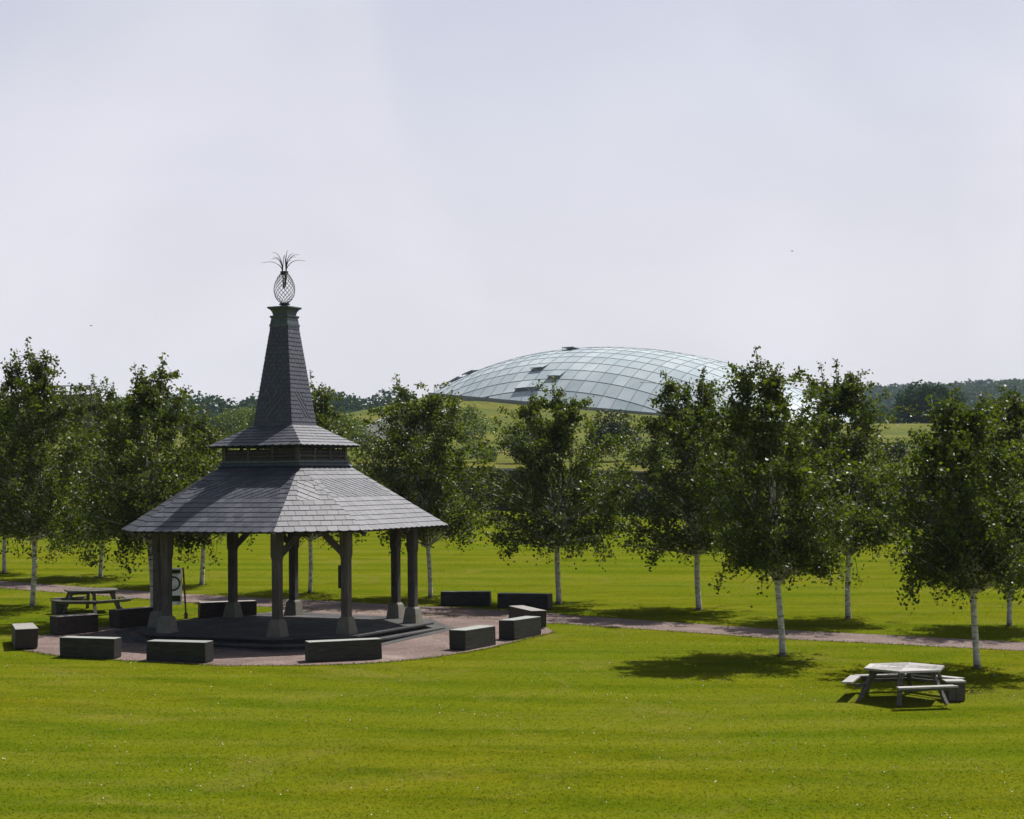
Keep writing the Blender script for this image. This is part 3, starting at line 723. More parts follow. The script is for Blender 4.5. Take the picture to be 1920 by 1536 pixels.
p9 = gp(995.6, 1181); block(p9, Vector((p9.x-.65, p9.y+1.9, p9.z)), 'block bench half hidden behind the pale grey one at the right', w=.48, m='block_red', side=1)
block(gp(932, 1140), gp(1028, 1144), 'block bench at the far right edge, by the path and a birch trunk', w=.45, h=.47)
block(gp(826.5, 1136.5), gp(918.5, 1137.5), 'block bench on the far side of the gravel, straight right of the rear posts', w=.45, h=.45)
block(gp(376, 1160.5), gp(481, 1156.5), 'reddish brown block bench seen between the posts behind the platform', w=.42, h=.47, m='block_red')

# ------------------------------------------------------------------ picnic tables
def picnic(loc, rz, label, scale, dark):
    root = empty('picnic_table', loc, label, 'picnic table', 'six sided picnic tables', rz); root.scale = (scale,)*3
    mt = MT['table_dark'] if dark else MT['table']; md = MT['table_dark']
    RT, HT = .92, .70; ph0 = R(30)
    V6 = [(RT*math.sin(R(10.5-30+60*k)), -RT*math.cos(R(10.5-30+60*k))) for k in range(6)]
    for k in range(6):            # six wedges, each of planks parallel to its edge
        a, b = Vector((*V6[k], 0)), Vector((*V6[(k+1) % 6], 0))
        for q in range(5):
            r0, r1 = q/5+.006, (q+1)/5-.006
            if q == 0: r0 = .03
            e = .004
            P4 = [a.lerp(b, e)*r1, a.lerp(b, 1-e)*r1, a.lerp(b, 1-e)*r0, a.lerp(b, e)*r0]
            m_ = mt if (k % 2 == 0 or dark) else MT['table_alt']
            MB().prism([(p.x, p.y) for p in P4], HT-.04, HT+random.uniform(-.002, .002)).build('top_plank', m_, root)
    for k in range(6):            # splayed legs and radial bearers
        an = R(10.5-30+60*k); d = Vector((math.sin(an), -math.cos(an), 0))
        MB().beam(d*.10+Vector((0, 0, HT-.09)), d*.80+Vector((0, 0, HT-.09)), .045, .09).build('bearer', md, root)
        MB().beam(d*.70+Vector((0, 0, HT-.045)), d*1.06+Vector((0, 0, 0)), .05, .10, (d.y, -d.x, 0)).build('leg', md, root)
    for k, an_d in enumerate((10.5, 130.5, 190.5, 250.5)):
        an = R(an_d); d = Vector((math.sin(an), -math.cos(an), 0)); t = Vector((-d.y, d.x, 0))
        for q, rr in enumerate((1.07, 1.185)):
            MB().beam(d*rr-t*(.62+q*.03)+Vector((0, 0, .40)), d*rr+t*(.62+q*.03)+Vector((0, 0, .40)), .112, .035).build('seat_plank', mt, root)
        MB().beam(d*1.13-t*.56+Vector((0, 0, .355)), d*1.13+t*.56+Vector((0, 0, .355)), .04, .055).build('seat_rail', md, root)
    for k in range(6):            # rails that carry the seats at leg height
        an = R(10.5-30+60*k); an2 = R(10.5+30+60*k)
        d = Vector((math.sin(an), -math.cos(an), 0)); d2 = Vector((math.sin(an2), -math.cos(an2), 0))
        if k in (0, 2, 3, 4):
            MB().beam(d*.92+Vector((0, 0, .34)), d*1.12+Vector((0, 0, .34)), .045, .07).build('seat_bracket', md, root)
            MB().beam(d2*.92+Vector((0, 0, .34)), d2*1.12+Vector((0, 0, .34)), .045, .07).build('seat_bracket', md, root)
            MB().beam(d*.93+Vector((0, 0, .33)), d2*.93+Vector((0, 0, .33)), .04, .07).build('cross_rail', md, root)
    an = R(84); d = Vector((math.sin(an), -math.cos(an), 0)); c = d*1.03     # boarded box under one seat end
    for s in (-.085, .085):
        MB().box((c.x+s, c.y-.17, .19), (.16, .03, .382)).build('box_board', md, root); MB().box((c.x+s, c.y+.17, .19), (.16, .03, .382)).build('box_board', md, root)
    MB().box((c.x-.18, c.y, .19), (.025, .31, .38)).build('box_side', md, root); MB().box((c.x+.18, c.y, .19), (.025, .31, .38)).build('box_side', md, root)
    MB().box((c.x, c.y, .40), (.42, .40, .035)).build('box_lid', mt, root)
    return root
MT['table_alt'] = make_wood('silvered_table_timber_cross', (.20, .195, .19), (.38, .37, .36), .6, (12, 2, 12), .4, (.12, .115, .10))
pr = gp(1697, 1312); picnic(pr, 0, 'sunlit silver grey picnic table standing alone on the lawn in the foreground', 1, False)
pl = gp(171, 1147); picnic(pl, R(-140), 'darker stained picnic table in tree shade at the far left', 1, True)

# ------------------------------------------------------------------ banner and pole
bp = gp(348, 1160); ban = empty('banner', (bp.x, bp.y, bp.z), 'pale banner with green bands and a dark ring, strung between thin poles', 'banner')
for sx in (0, -.76):
    o = MB(); o.tube([(bp.x+sx+.02, bp.y, bp.z), (bp.x+sx-.07, bp.y, bp.z+1.55)], .028, 7)
    o.build('pole', MT['bamboo'], ban, bp); 
    MB().box((bp.x+sx+.02, bp.y, bp.z+.09), (.10, .10, .18)).build('pole_base', MT['bamboo'], ban, bp)
x0, x1, zb0, zb1 = bp.x-.66, bp.x-.11, bp.z+.42, bp.z+1.54
MB().box(((x0+x1)/2, bp.y, (zb0+zb1)/2), (x1-x0, .004, zb1-zb0)).build('banner_cloth', MT['banner'], ban, bp)
MB().box(((x0+x1)/2-.01, bp.y-.012, zb1-.11), (x1-x0-.06, .006, .12)).build('green_band', MT['banner_green'], ban, bp)
MB().box(((x0+x1)/2-.01, bp.y-.012, zb0+.19), (x1-x0-.06, .006, .18)).build('green_band', MT['banner_green'], ban, bp)
cx, cz = (x0+x1)/2+.01, bp.z+1.065; rn = MB(); K = 32; V = []
for k in range(K):
    t = 2*math.pi*k/K
    for r in (.225, .172): V.append((cx+r*math.cos(t), bp.y-.016, cz+r*1.02*math.sin(t)))
rn.add(V, [(2*k, 2*k+1, (2*k+3) % (2*K), (2*k+2) % (2*K)) for k in range(K)])
rn.build('ring_emblem', MT['banner_ink'], ban, bp)
for k in range(6):
    z = zb0-.02+k*(zb1-zb0)/5; MB().tube([(x1, bp.y, z+.0), (bp.x-.05, bp.y, z)], .006, 4).build('tie', MT['metal'], ban, bp)

# ------------------------------------------------------------------ birch trees
def leaf_quads(C, size, rng_, droop=.0, asp=.78):
    """C (n,3) centres -> folded rhombic leaves"""
    n = len(C); u = rng_.normal(size=(n, 3)); u[:, 2] = u[:, 2]*.7-droop; u /= np.linalg.norm(u, axis=1, keepdims=True)
    w = rng_.normal(size=(n, 3)); w -= (w*u).sum(1, keepdims=True)*u; w /= np.linalg.norm(w, axis=1, keepdims=True)
    nn = np.cross(u, w)
    s = (size*rng_.uniform(.65, 1.25, (n, 1)))
    a = C-u*s*.5; b = C+w*s*asp*.5-u*s*.08+nn*s*.10; c = C+u*s*.55; d = C-w*s*asp*.5-u*s*.08+nn*s*.10
    return np.stack([a, b, c, d], 1)
def birch(u, v, ytop, xl, xr, ybot, yfork, label, tops=(), seed=0, trunk=.085, dens=1.0, lowbranch=()):
    """u,v: foot of the trunk; crown measured in photograph pixels, turned into metres at the trunk's distance"""
    rg = np.random.default_rng(seed+100); p = gp(u, v); s = p.y/F            # metres per pixel at that distance
    H = (v-ytop)*s; zf = (v-yfork)*s; zbt = (v-ybot+14)*s; wl, wr = (u-xl)*s*1.19, (xr-u)*s*1.19
    root = empty('birch_tree', p, label, 'tree', 'birch trees along the path')
    lean = rg.uniform(-.02, .02)
    # trunk
    tx = lambda z: lean*z+.09*math.sin(z*.8+seed)*min(1, z/2)
    tr = MB(); zs = [0, .06, .15, .4]+list(np.linspace(.8, zf+.2, 8))
    rr = [trunk*1.5, trunk*1.22, trunk*1.08]+[trunk*(1-.25*z/H) for z in zs[3:]]
    tr.tube([(tx(z), .4*tx(z+2), z-.03) for z in zs], rr, 10)
    tr.build('trunk', MT['bark'], root, smooth=True)
    # limbs: from the fork, steep, thinning; foliage hangs on them
    tip_list = [((t_[0]-u)*s, (v-t_[1])*s) for t_ in (tops or ((u, ytop),))]
    limbs = MB(); twigs = MB(); anchors = []
    def limb(p0, p1, r0, bend, k=9, dr=.0):
        p0, p1 = Vector(p0), Vector(p1); pts = []; ax = Vector((rg.normal(), rg.normal(), 0))*bend
        for i in range(k):
            t = i/(k-1); q = p0.lerp(p1, t); out = Vector((p1.x-p0.x, p1.y-p0.y, 0))
            q += out*(.30*math.sin(math.pi*t)*(1-t)*-0.6)+ax*math.sin(math.pi*t)+Vector((0, 0, -dr*t*t))
            pts.append(q)
        (limbs if r0 > .024 else twigs).tube(pts, [max(.006, r0*(1-.85*i/(k-1))) for i in range(k)], 6 if r0 > .03 else 4, False); return pts
    base = Vector((tx(zf), .4*tx(zf+2), zf))
    stems = []
    for i, (ax_, az_) in enumerate(tip_list):
        stems.append(limb(base+Vector((0, 0, -.1)), (ax_, rg.uniform(-.3, .3), az_*.985), trunk*.66, .12, 14))
    nl = 92
    def halfw(zz):      # crown profile
        return float(np.interp((zz-zbt)/(H-zbt), (0, .05, .14, .45, .60, .72, .82, .90, 1), (.50, .84, 1.06, 1.06, .90, .62, .28, .08, .0)))
    for i in range(nl):
        th = i*2.399+rg.uniform(-.3, .3); f = (i+.5)/nl
        st = stems[i % len(stems)]; k0 = min(len(st)-2, int(f*f*.8*(len(st)-1)))
        o = st[k0]; z_end = zbt+(H-zbt)*min(.93, (.06+.84*f**1.12+rg.uniform(-.05, .08)))
        ww = (wr if math.cos(th) > 0 else wl); wy = (wl+wr)/2
        hw = halfw(z_end)*(.30+.74*rg.random()**.5)
        sx_ = st[min(len(st)-1, k0+3)].x*.85*smooth((f-.35)*2.5)
        e = Vector((math.cos(th)*hw*ww*.95+sx_, math.sin(th)*hw*wy*.95, z_end))
        if e.z < o.z+.1: o = base+Vector((0, 0, rg.uniform(-.05, .4)))
        pts = limb(o, e, trunk*(.42-.27*f), .15, 9, .12)
        anchors.append((pts[4:], .8))
        for q in range(4):   # twigs
            b_ = pts[min(4+q, len(pts)-1)]; e2 = b_+Vector((rg.normal()*.36, rg.normal()*.36, rg.uniform(-.40, .40)))
            p2 = limb(b_, e2, .012, .05, 5, .15); anchors.append((p2, .75*rg.uniform(.1, 1.7)))
    for q_, st in enumerate(stems): anchors.append((st[9:], 1.1)); anchors.append((st[11:], .35))
    # wayward shoots that break the outline, and tips that hang under the crown
    for q in range(34):
        th = rg.uniform(0, 6.283); f_ = rg.uniform(.05, .86)**.9; zz_ = zbt+(H-zbt)*f_; ww = (wr if math.cos(th) > 0 else wl); hw = halfw(zz_)
        a0 = Vector((math.cos(th)*hw*ww*.8, math.sin(th)*hw*(wl+wr)/2*.8, zz_)); L_ = rg.uniform(.35, .75)
        p2 = limb(a0, a0+Vector((math.cos(th)*L_*.75, math.sin(th)*L_*.75, L_*rg.uniform(.1, .9))), .009, .04, 5, .1); anchors.append((p2, .42)); anchors.append((p2[2:], .3))
    for q in range(13):
        th = rg.uniform(0, 6.283); ww = (wr if math.cos(th) > 0 else wl); r_ = rg.uniform(.35, 1.08)
        a0 = Vector((math.cos(th)*ww*r_, math.sin(th)*(wl+wr)/2*r_, zbt+rg.uniform(.1, .45)))
        p2 = limb(a0, a0+Vector((rg.normal()*.12, rg.normal()*.12, -rg.uniform(.35, .75))), .008, .03, 5, .0); anchors.append((p2, .4)); anchors.append((p2[2:], .22))
    # low straggling twigs that hang below the crown
    for (lx, ly) in lowbranch:
        e = Vector(((lx-u)*s, rg.uniform(-.6, .6), (v-ly)*s)); o = base+Vector((0, 0, .5)); pk = limb(o, e+Vector((0, 0, .35)), .022, .1, 9, .35)
        anchors.append((pk[4:], .7)); anchors.append((pk[5:], .7)); anchors.append((pk[6:], .6))
    limbs.build('limbs', MT['bark'], root, smooth=True); tag(twigs.build('twigs', MT['twig'], root, smooth=True), kind='stuff')
    # leaves
    ntot = int(28500*dens); A = []; wts = []
    for pts, w in anchors:
        for i in range(len(pts)-1):
            z = pts[i].z
            if z < zbt-.6 and w > .8: continue
            t = i/(len(pts)-1)
            A.append((pts[i], pts[i+1])); wts.append(w*(.7+t))
    wts = np.array(wts); wts /= wts.sum(); idx = rg.choice(len(A), ntot, p=wts)
    P0 = np.array([tuple(a_[0]) for a_ in A])[idx]; P1 = np.array([tuple(a_[1]) for a_ in A])[idx]
    C = P0+(P1-P0)*rg.random((ntot, 1)); zn = np.clip((C[:, 2]-zbt)/(H-zbt), 0, 1)
    sg = (.125-.065*zn**1.5)[:, None]; C += rg.normal(size=(ntot, 3))*sg*np.array([1, 1, .9]); C[:, 2] -= rg.random(ntot)*.08
    keep = C[:, 2] > zbt-.9
    rr_ = np.hypot(C[:, 0]-base.x, C[:, 1]-base.y); under = C[:, 2] < zf+.55-.42*rr_          # the fork and the first limbs stand clear of leaves
    keep &= ~(under & (rr_ < 1.3) & (rg.random(len(C)) < .86)); C = C[keep]
    quads_obj('crown', leaf_quads(C, .099, rg, .35), MT['leaf'], root)
    return root
birch(60, 1138, 622, -55, 172, 1035, 1012, 'white trunked birch at the left edge, behind the picnic table', tops=((52, 626), (90, 668), (10, 668)), seed=1)
birch(287, 1162, 655, 168, 412, 1048, 1010, 'tall birch whose trunk hides behind the left posts of the bandstand', tops=((252, 672), (305, 657), (270, 700)), seed=2, lowbranch=((245, 1072), (262, 1060), (285, 1062), (355, 1045)))
birch(1467, 1230, 643, 1345, 1600, 1080, 1090, 'nearest birch with a banded white trunk, mid right on the lawn', tops=((1425, 645), (1470, 700), (1395, 690)), seed=3, trunk=0.082, lowbranch=((1505, 1085), (1375, 1060), (1460, 1080)))
birch(1832, 1253, 714, 1690, 1965, 1110, 1108, 'birch behind the sunlit picnic table, its crown cut by the right edge', tops=((1800, 716), (1850, 728), (1755, 735)), seed=4, trunk=0.082, lowbranch=((1765, 1128), (1700, 1085), (1690, 1060), (1780, 1120)))
birch(8, 1075, 700, -90, 95, 1010, 1005, 'birch whose trunk touches the left picture edge, across the path', seed=5, trunk=0.082)
birch(188, 1083, 693, 95, 285, 1040, 1010, 'birch across the path behind the left picnic table, crown merging with its neighbours', tops=((178, 697), (215, 712), (140, 715)), seed=6, trunk=0.082)
birch(378, 1097, 748, 290, 425, 1010, 1015, 'slender birch just left of the bandstand roof, behind the banner', tops=((385, 752), (350, 762)), seed=7, trunk=.085, dens=.75)
birch(581, 1112, 690, 490, 690, 1015, 1010, 'birch directly behind the spire, trunk seen between the bandstand posts', tops=((584, 690), (610, 745)), seed=8, trunk=0.074, dens=.7)
birch(807, 1122, 688, 668, 915, 1010, 1024, 'birch right behind the right eave of the bandstand', tops=((745, 694), (850, 730), (800, 735)), seed=9, trunk=0.078, lowbranch=((745, 1035), (720, 1010), (860, 1005)))
birch(1048, 1133, 697, 905, 1175, 1040, 1024, 'full round birch by the two far block benches', tops=((1042, 700), (1000, 740), (1075, 745)), seed=10, trunk=0.090, dens=1.1, lowbranch=((945, 1035), (1030, 1050), (930, 1010), (1120, 1020)))
birch(1311, 1145, 680, 1160, 1430, 1045, 1038, 'birch across the path with foliage against the middle of the glass dome', tops=((1325, 682), (1250, 686), (1290, 720)), seed=11, trunk=0.090, dens=1.15, lowbranch=((1220, 1050), (1290, 1055), (1190, 1010)))
birch(1591, 1161, 666, 1470, 1695, 1035, 1040, 'birch across the path below the right end of the glass dome', tops=((1550, 672), (1600, 690), (1575, 668)), seed=12, trunk=0.086, lowbranch=((1620, 1030), (1500, 1010)))
birch(1893, 1175, 708, 1790, 2000, 1050, 1065, 'partly hidden birch across the path at the far right edge', tops=((1885, 712), (1915, 722)), seed=13, trunk=0.078)

# ------------------------------------------------------------------ garden wall
wl_t, wr_t = -75, 75
wroot_p = Vector((*wall_xy(20), ground(*wall_xy(20)))); wroot = empty('garden_wall', wroot_p, 'long dark stone garden wall running behind the birches', 'wall')
def wpt(t, d, dz): x, y = wall_xy(t, d); x0, y0 = wall_xy(t, 0); return Vector((x, y, ground(x0, y0)+dz))
m = MB(); n = 30
for k in range(n):
    t0, t1 = wl_t+(wr_t-wl_t)*k/n, wl_t+(wr_t-wl_t)*(k+1)/n
    m.add([wpt(t0, 0, -.3), wpt(t1, 0, -.3), wpt(t1, .5, -.3), wpt(t0, .5, -.3), wpt(t0, 0, 2.78), wpt(t1, 0, 2.78), wpt(t1, .5, 2.78), wpt(t0, .5, 2.78)], [(0, 1, 5, 4), (4, 5, 6, 7), (2, 3, 7, 6)])
m.build('wall_core', MT['wallstone'], wroot, wroot_p)
st_ = MB(); zz = 0
while zz < 2.75:
    hh = random.uniform(.16, .26); t = wl_t
    while t < wr_t:
        w_ = random.uniform(.3, .75); e = random.uniform(.02, .07)
        P = [wpt(t+.015, -e, zz+.012), wpt(t+w_-.015, -e, zz+.012), wpt(t+w_-.015, .02, zz+.012), wpt(t+.015, .02, zz+.012), wpt(t+.015, -e, min(2.78, zz+hh)-.012), wpt(t+w_-.015, -e, min(2.78, zz+hh)-.012), wpt(t+w_-.015, .02, min(2.78, zz+hh)-.012), wpt(t+.015, .02, min(2.78, zz+hh)-.012)]
        st_.add(P, [(0, 1, 5, 4), (4, 5, 6, 7), (0, 4, 7, 3), (1, 2, 6, 5)]); t += w_
    zz += hh
tag(st_.build('wall_stones', MT['wallstone'], wroot, wroot_p), kind='stuff')
t = wl_t
while t < wr_t-.5:
    w_ = random.uniform(.8, 1.1); dz = random.uniform(-.01, .015)
    P = [wpt(t+.01, -.10, 2.785+dz), wpt(t+w_-.01, -.10, 2.785+dz), wpt(t+w_-.01, .58, 2.785+dz), wpt(t+.01, .58, 2.785+dz), wpt(t+.01, -.10, 2.90+dz), wpt(t+w_-.01, -.10, 2.90+dz), wpt(t+w_-.01, .58, 2.90+dz), wpt(t+.01, .58, 2.90+dz)]
    obj('coping_stone', P, [(0, 1, 5, 4), (4, 5, 6, 7), (0, 4, 7, 3), (1, 2, 6, 5), (2, 3, 7, 6), (3, 2, 1, 0)], MT['coping'], wroot, wroot_p); t += w_

# ------------------------------------------------------------------ shrubs, trees and woods behind
def cloud(blobs, per, size, rg, shell=.55, mask_low=None):
    out = []
    for (c, r) in blobs:
        n = int(per*(r[0]*r[2])**.9)+8
        d = rg.normal(size=(n, 3)); d /= np.linalg.norm(d, axis=1, keepdims=True); rad_ = (shell+(1-shell)*rg.random((n, 1))**.6)
        lump = 1+.18*np.sin(d[:, :1]*7+c[0])*np.sin(d[:, 1:2]*6+c[1])*np.sin(d[:, 2:]*5)
        out.append(np.array(c)+d*rad_*lump*np.array(r))
    C = np.concatenate(out); return leaf_quads(C, size, rg, 0, .9)
def bush(name, base, blobs, per, size, m, label, cat, seed, trunk=0, group=None, flowers=None):
    rg = np.random.default_rng(seed); root = empty(name, base, label, cat, group)
    quads_obj('foliage' if cat != 'tree' else 'crown', cloud(blobs, per, size, rg), MT[m], root)
    if trunk:
        t = MB(); t.tube([(0, 0, -.6), (0, .1, blobs[0][0][2]*.6), (.2, 0, blobs[0][0][2])], [trunk, trunk*.8, trunk*.5], 8)
        for k in range(5):
            a = k*1.26; t.tube([(0, .05, blobs[0][0][2]*.5), (math.cos(a)*blobs[0][1][0]*.5, math.sin(a)*blobs[0][1][0]*.5, blobs[0][0][2]*1.05)], [trunk*.5, trunk*.2], 6)
        t.build('trunk', MT['post'], root)
    if flowers:
        mt_, nf, fs = flowers; C = cloud(blobs, nf, fs, rg, .95); quads_obj('blossom', C, MT[mt_], root)
    return root
def lumps(rg, R_, Hh, n, z0=.0, rr=.45):
    out = []
    for k in range(n):
        a = rg.uniform(0, 2*math.pi); q = rg.random()**.5; zc = z0+Hh*rg.uniform(.25, .82); f = 1-abs((zc-z0)/Hh-.5)*.8
        out.append(((math.cos(a)*q*R_*f*.75, math.sin(a)*q*R_*f*.75, zc), (R_*rr*rg.uniform(.7, 1.2),)*2+(R_*rr*rg.uniform(.6, 1.0),)))
    out.insert(0, ((0, 0, z0+Hh*.5), (R_*.72, R_*.72, Hh*.42))); return out
def hp_(u, v_guess_y):   # point on the hillside seen in column u at distance y
    q = ray(u, 800); x = q.x/q.y*v_guess_y; return Vector((x, v_guess_y, hill(x, v_guess_y)))
rg = np.random.default_rng(5)
bush('rounded_shrub', hp_(1148, 135), lumps(rg, 2.4, 4.4, 14), 260, .20, 'shrub_leaf', 'dark rounded shrub behind the wall, below the front edge of the glass dome', 'shrub', 31)
ob_ = hp_(1742, 290); oh_ = at(1738, 724, 290).z-ob_.z
bush('oak_tree', ob_, lumps(rg, 5.8, oh_*.98, 30, 0, .42), 130, .38, 'wood_leaf', 'big dark broadleaf tree in the field at the right, beside the wooded hill', 'tree', 32, .5)
for k, (u, d, r_, h_, m, lab, cat, fl) in enumerate((
    (712, 134, 1.5, 1.6, 'lime_leaf', 'flowering shrub with white blossom above the wall, right of the lantern of the bandstand', 'shrub', ('white_petal', 60, .13)),
    (690, 150, 1.3, 2.6, 'lime_leaf', 'shrub with purple flowers above the wall, next to the upper bandstand roof', 'shrub', ('purple_petal', 60, .13)),
    (905, 136, 1.5, 1.6, 'lime_leaf', 'low shrub dotted with white blossom between the two middle birches', 'shrub', ('white_petal', 25, .12)),
    (640, 170, 2.6, 4.0, 'lime_leaf', 'yellow green shrub at the foot of the grassy bank left of the dome', 'shrub', None),
    (585, 175, 2.4, 5.2, 'lime_leaf', 'olive green shrub showing right beside the foot of the spire', 'shrub', None),
    (885, 160, 2.2, 4.6, 'lime_leaf', 'loose olive shrub on the grassy bank between two birches', 'shrub', None),
    (432, 160, 2.2, 4.6, 'lime_leaf', 'light green shrub left of the upper roof, below the distant woods', 'shrub', None),
    (470, 175, 2.4, 4.8, 'lime_leaf', 'olive shrub tucked behind the left end of the upper roof', 'shrub', None),
    (1255, 130, 2.0, 3.4, 'shrub_leaf', 'tall dark shrub behind the wall between the two birches below mid dome', 'shrub', None),
    (1390, 126, 2.2, 3.6, 'shrub_leaf', 'tall dark shrub behind the wall, left of the nearest birch crown', 'shrub', None),
    (1520, 122, 2.0, 3.2, 'shrub_leaf', 'tall dark shrub behind the wall, right of the nearest birch crown', 'shrub', None),
    (985, 132, 2.0, 3.0, 'shrub_leaf', 'dark shrub behind the wall, hidden by the left half of the full round birch', 'shrub', None),
    (1672, 118, 1.4, 1.8, 'shrub_leaf', 'dark shrub on top of the wall in the gap between the right birches', 'shrub', None),
    (1010, 131, 1.8, 2.0, 'shrub_leaf', 'dark green shrub behind the wall, hidden by the full round birch', 'shrub', None),
    (780, 134, 1.8, 2.2, 'shrub_leaf', 'dark shrub above the wall, hidden by the birch at the right eave', 'shrub', None),
    (1210, 128, 1.6, 1.7, 'lime_leaf', 'small yellow green shrub above the wall right of the dark rounded shrub', 'shrub', None))):
    bush('shrub', hp_(u, d), lumps(np.random.default_rng(50+k), r_, h_, 9), 330, .17, m, lab, cat, 60+k, flowers=fl)
WL = ['dark climber on the garden wall %s' % w for w in (
    'behind the birch at the left edge', 'behind the left picnic table birches', 'left of the bandstand roof, lower crowns before it', 'just left of the lantern of the bandstand',
    'hidden behind the left half of the bandstand roof', 'behind the right half of the bandstand roof', 'just right of the lantern and its sill', 'behind the birch at the right eave',
    'in the gap right of the eave birch', 'behind the left half of the full round birch', 'behind the right half of the full round birch', 'under the dark rounded shrub',
    'behind the birch before mid dome', 'behind the nearest banded birch', 'in the gap left of the picnic table birch', 'behind the crown cut by the right edge')]
# climbing plants along the foot of the wall
def lawn_at(t): x, y = wall_xy(t, -.8); return Vector((x, y, ground(x, y)))
for k in range(16):
    t = -46+k*6.4+rg.uniform(-1, 1); w_ = rg.uniform(1.6, 2.6); h_ = rg.uniform(1.6, 2.9)
    bl = [((rg.uniform(-w_, w_)*abs(wd.x), rg.uniform(-w_, w_)*wd.y, h_*rg.uniform(.2, .75)), (rg.uniform(.5, .9), .45, rg.uniform(.5, .8))) for _ in range(9)]
    bl = [((wd.x*q, wd.y*q, z), r) for q, z, r in ((rg.uniform(-w_, w_), h_*rg.uniform(.15, .75), (rg.uniform(.5, .9), .45, rg.uniform(.5, .8))) for _ in range(9))]
    bush('wall_shrub', lawn_at(t), bl, 260, .16, 'shrub_leaf', WL[k], 'shrub', 200+k, group='shrubs along the garden wall')

# distant woods: nobody could count these crowns
def wood(name, pts, m, size, per, seed, label):
    rg = np.random.default_rng(seed); bl = []
    for (x, y, r) in pts:
        z = hill(x, y)
        bl.append(((x, y, z+r*.75), (r, r, r*.85)))
        for _ in range(3):
            a = rg.uniform(0, 6.28); bl.append(((x+math.cos(a)*r*.6, y+math.sin(a)*r*.6, z+r*rg.uniform(.5, 1.25)), (r*.5, r*.5, r*.42)))
    o = quads_obj(name, cloud(bl, per, size, rg, .8), MT[m]); tag(o, label, 'wood', kind='stuff'); return o
rg = np.random.default_rng(9)
pts = []
for k in range(150):
    u = rg.uniform(-500, 770); d = rg.uniform(480, 620); q = ray(u, 800); pts.append((q.x/q.y*d, d, rg.uniform(4.6, 7.2)))
wood('distant_wood', pts, 'wood_leaf', 1.1, 9, 11, 'dark wood along the skyline behind the spire, left of the glass dome')
pts = []
for k in range(900):
    u = rg.uniform(1380, 2500); d = rg.uniform(760, 1330); q = ray(u, 800); pts.append((q.x/q.y*d, d, rg.uniform(5, 8)))
wood('hill_wood', pts, 'wood_leaf', 2.4, 2.2, 12, 'hazy wooded hill on the skyline at the right')
pts = []
for k in range(60):
    u = 1560+k*8; d = 330+rg.uniform(-3, 3)+k*.3; q = ray(u, 800); pts.append((q.x/q.y*d, d, rg.uniform(1.0, 2.0)))
wood('field_hedge', pts, 'wood_leaf', .5, 30, 13, 'thin hedge line across the pale field at the right')

# ------------------------------------------------------------------ glasshouse
dome = empty('glasshouse', (DC.x, DC.y, DC.z), 'huge low glass dome greenhouse with gridded panes on a grassy mound', 'greenhouse')
def dsurf(x, y, off=0):
    r2 = (x/DA)**2+(y/DB)**2; z = DH*(1-r2)*(1+.16*r2) if r2 < 1 else 0
    p = EA*x+EB*y; return Vector((p.x, p.y, z+dome_plane(x, y)+off))
NX, NY = 33, 20
xs = [-DA+2*DA*k/NX for k in range(NX+1)]; ys = [-DB+2*DB*k/NY for k in range(NY+1)]
ell = hplanes([(DA*math.cos(2*math.pi*k/48)*.9995, DB*math.sin(2*math.pi*k/48)*.9995) for k in range(48)])
OPEN = {(9, 2), (9, 3), (10, 3), (11, 5), (12, 5), (8, 2), (15, 9), (16, 9), (3, 4), (5, 6), (7, 8)}
def px_of(p):
    d = Vector((p[0]+DC.x, p[1]+DC.y, p[2]+DC.z-ZC)); yc = d.dot(fwd); a = F*d.dot(RX)/yc; b = -F*d.dot(UX)/yc
    return 960+a, 768+b
def nearest(u, v):
    best = None
    for i in range(NX):
        for j in range(NY//2+2):
            x_, y_ = (xs[i]+xs[i+1])/2, (ys[j]+ys[j+1])/2
            if (x_/DA)**2+(y_/DB)**2 > .93: continue
            q = px_of(dsurf(x_, y_)); e = (q[0]-u)**2+(q[1]-v)**2
            if best is None or e < best[0]: best = (e, (i, j))
    return best[1]
OPEN = set()
for u, v in ((1015, 693), (1045, 693), (972, 722), (1002, 722), (885, 690), (853, 706), (1068, 651)): OPEN.add(nearest(u, v))
panes = []
for i in range(NX):
    for j in range(NY):
        g_ = .055
        q = clip([(xs[i]+g_, ys[j]+g_), (xs[i+1]-g_, ys[j]+g_), (xs[i+1]-g_, ys[j+1]-g_), (xs[i]+g_, ys[j+1]-g_)], ell)
        if len(q) < 3 or area(q) < .4: continue
        Vt = [dsurf(*p) for p in q]; n = len(q)
        if (i, j) in OPEN:      # top hung vent, propped open
            hy = ys[j+1]-g_
            Vt = [v_+Vector((0, 0, .65*(hy-p[1])/(ys[1]-ys[0]))) for v_, p in zip(Vt, q)]
            for xx in (xs[i]+.2, xs[i+1]-.2): MB().tube([dsurf(xx, ys[j]+.1, 0), dsurf(xx, ys[j]+.1, .63)], .05, 5).build('vent_stay', MT['bar'], dome)
            MB().tube([dsurf(xs[i]+g_, ys[j]+g_, .65), dsurf(xs[i+1]-g_, ys[j]+g_, .65)], .09, 5).build('vent_edge', MT['bar'], dome)
        nv = (Vt[1]-Vt[0]).cross(Vt[-1]-Vt[0]).normalized(); vw = (camp-DC-Vt[0]).normalized()
        panes.append((area(q)*abs(nv.dot(vw)) if nv.dot(vw)*(1 if nv.z > 0 else -1) > 0 else 0, Vt))
panes.sort(key=lambda p: -p[0])
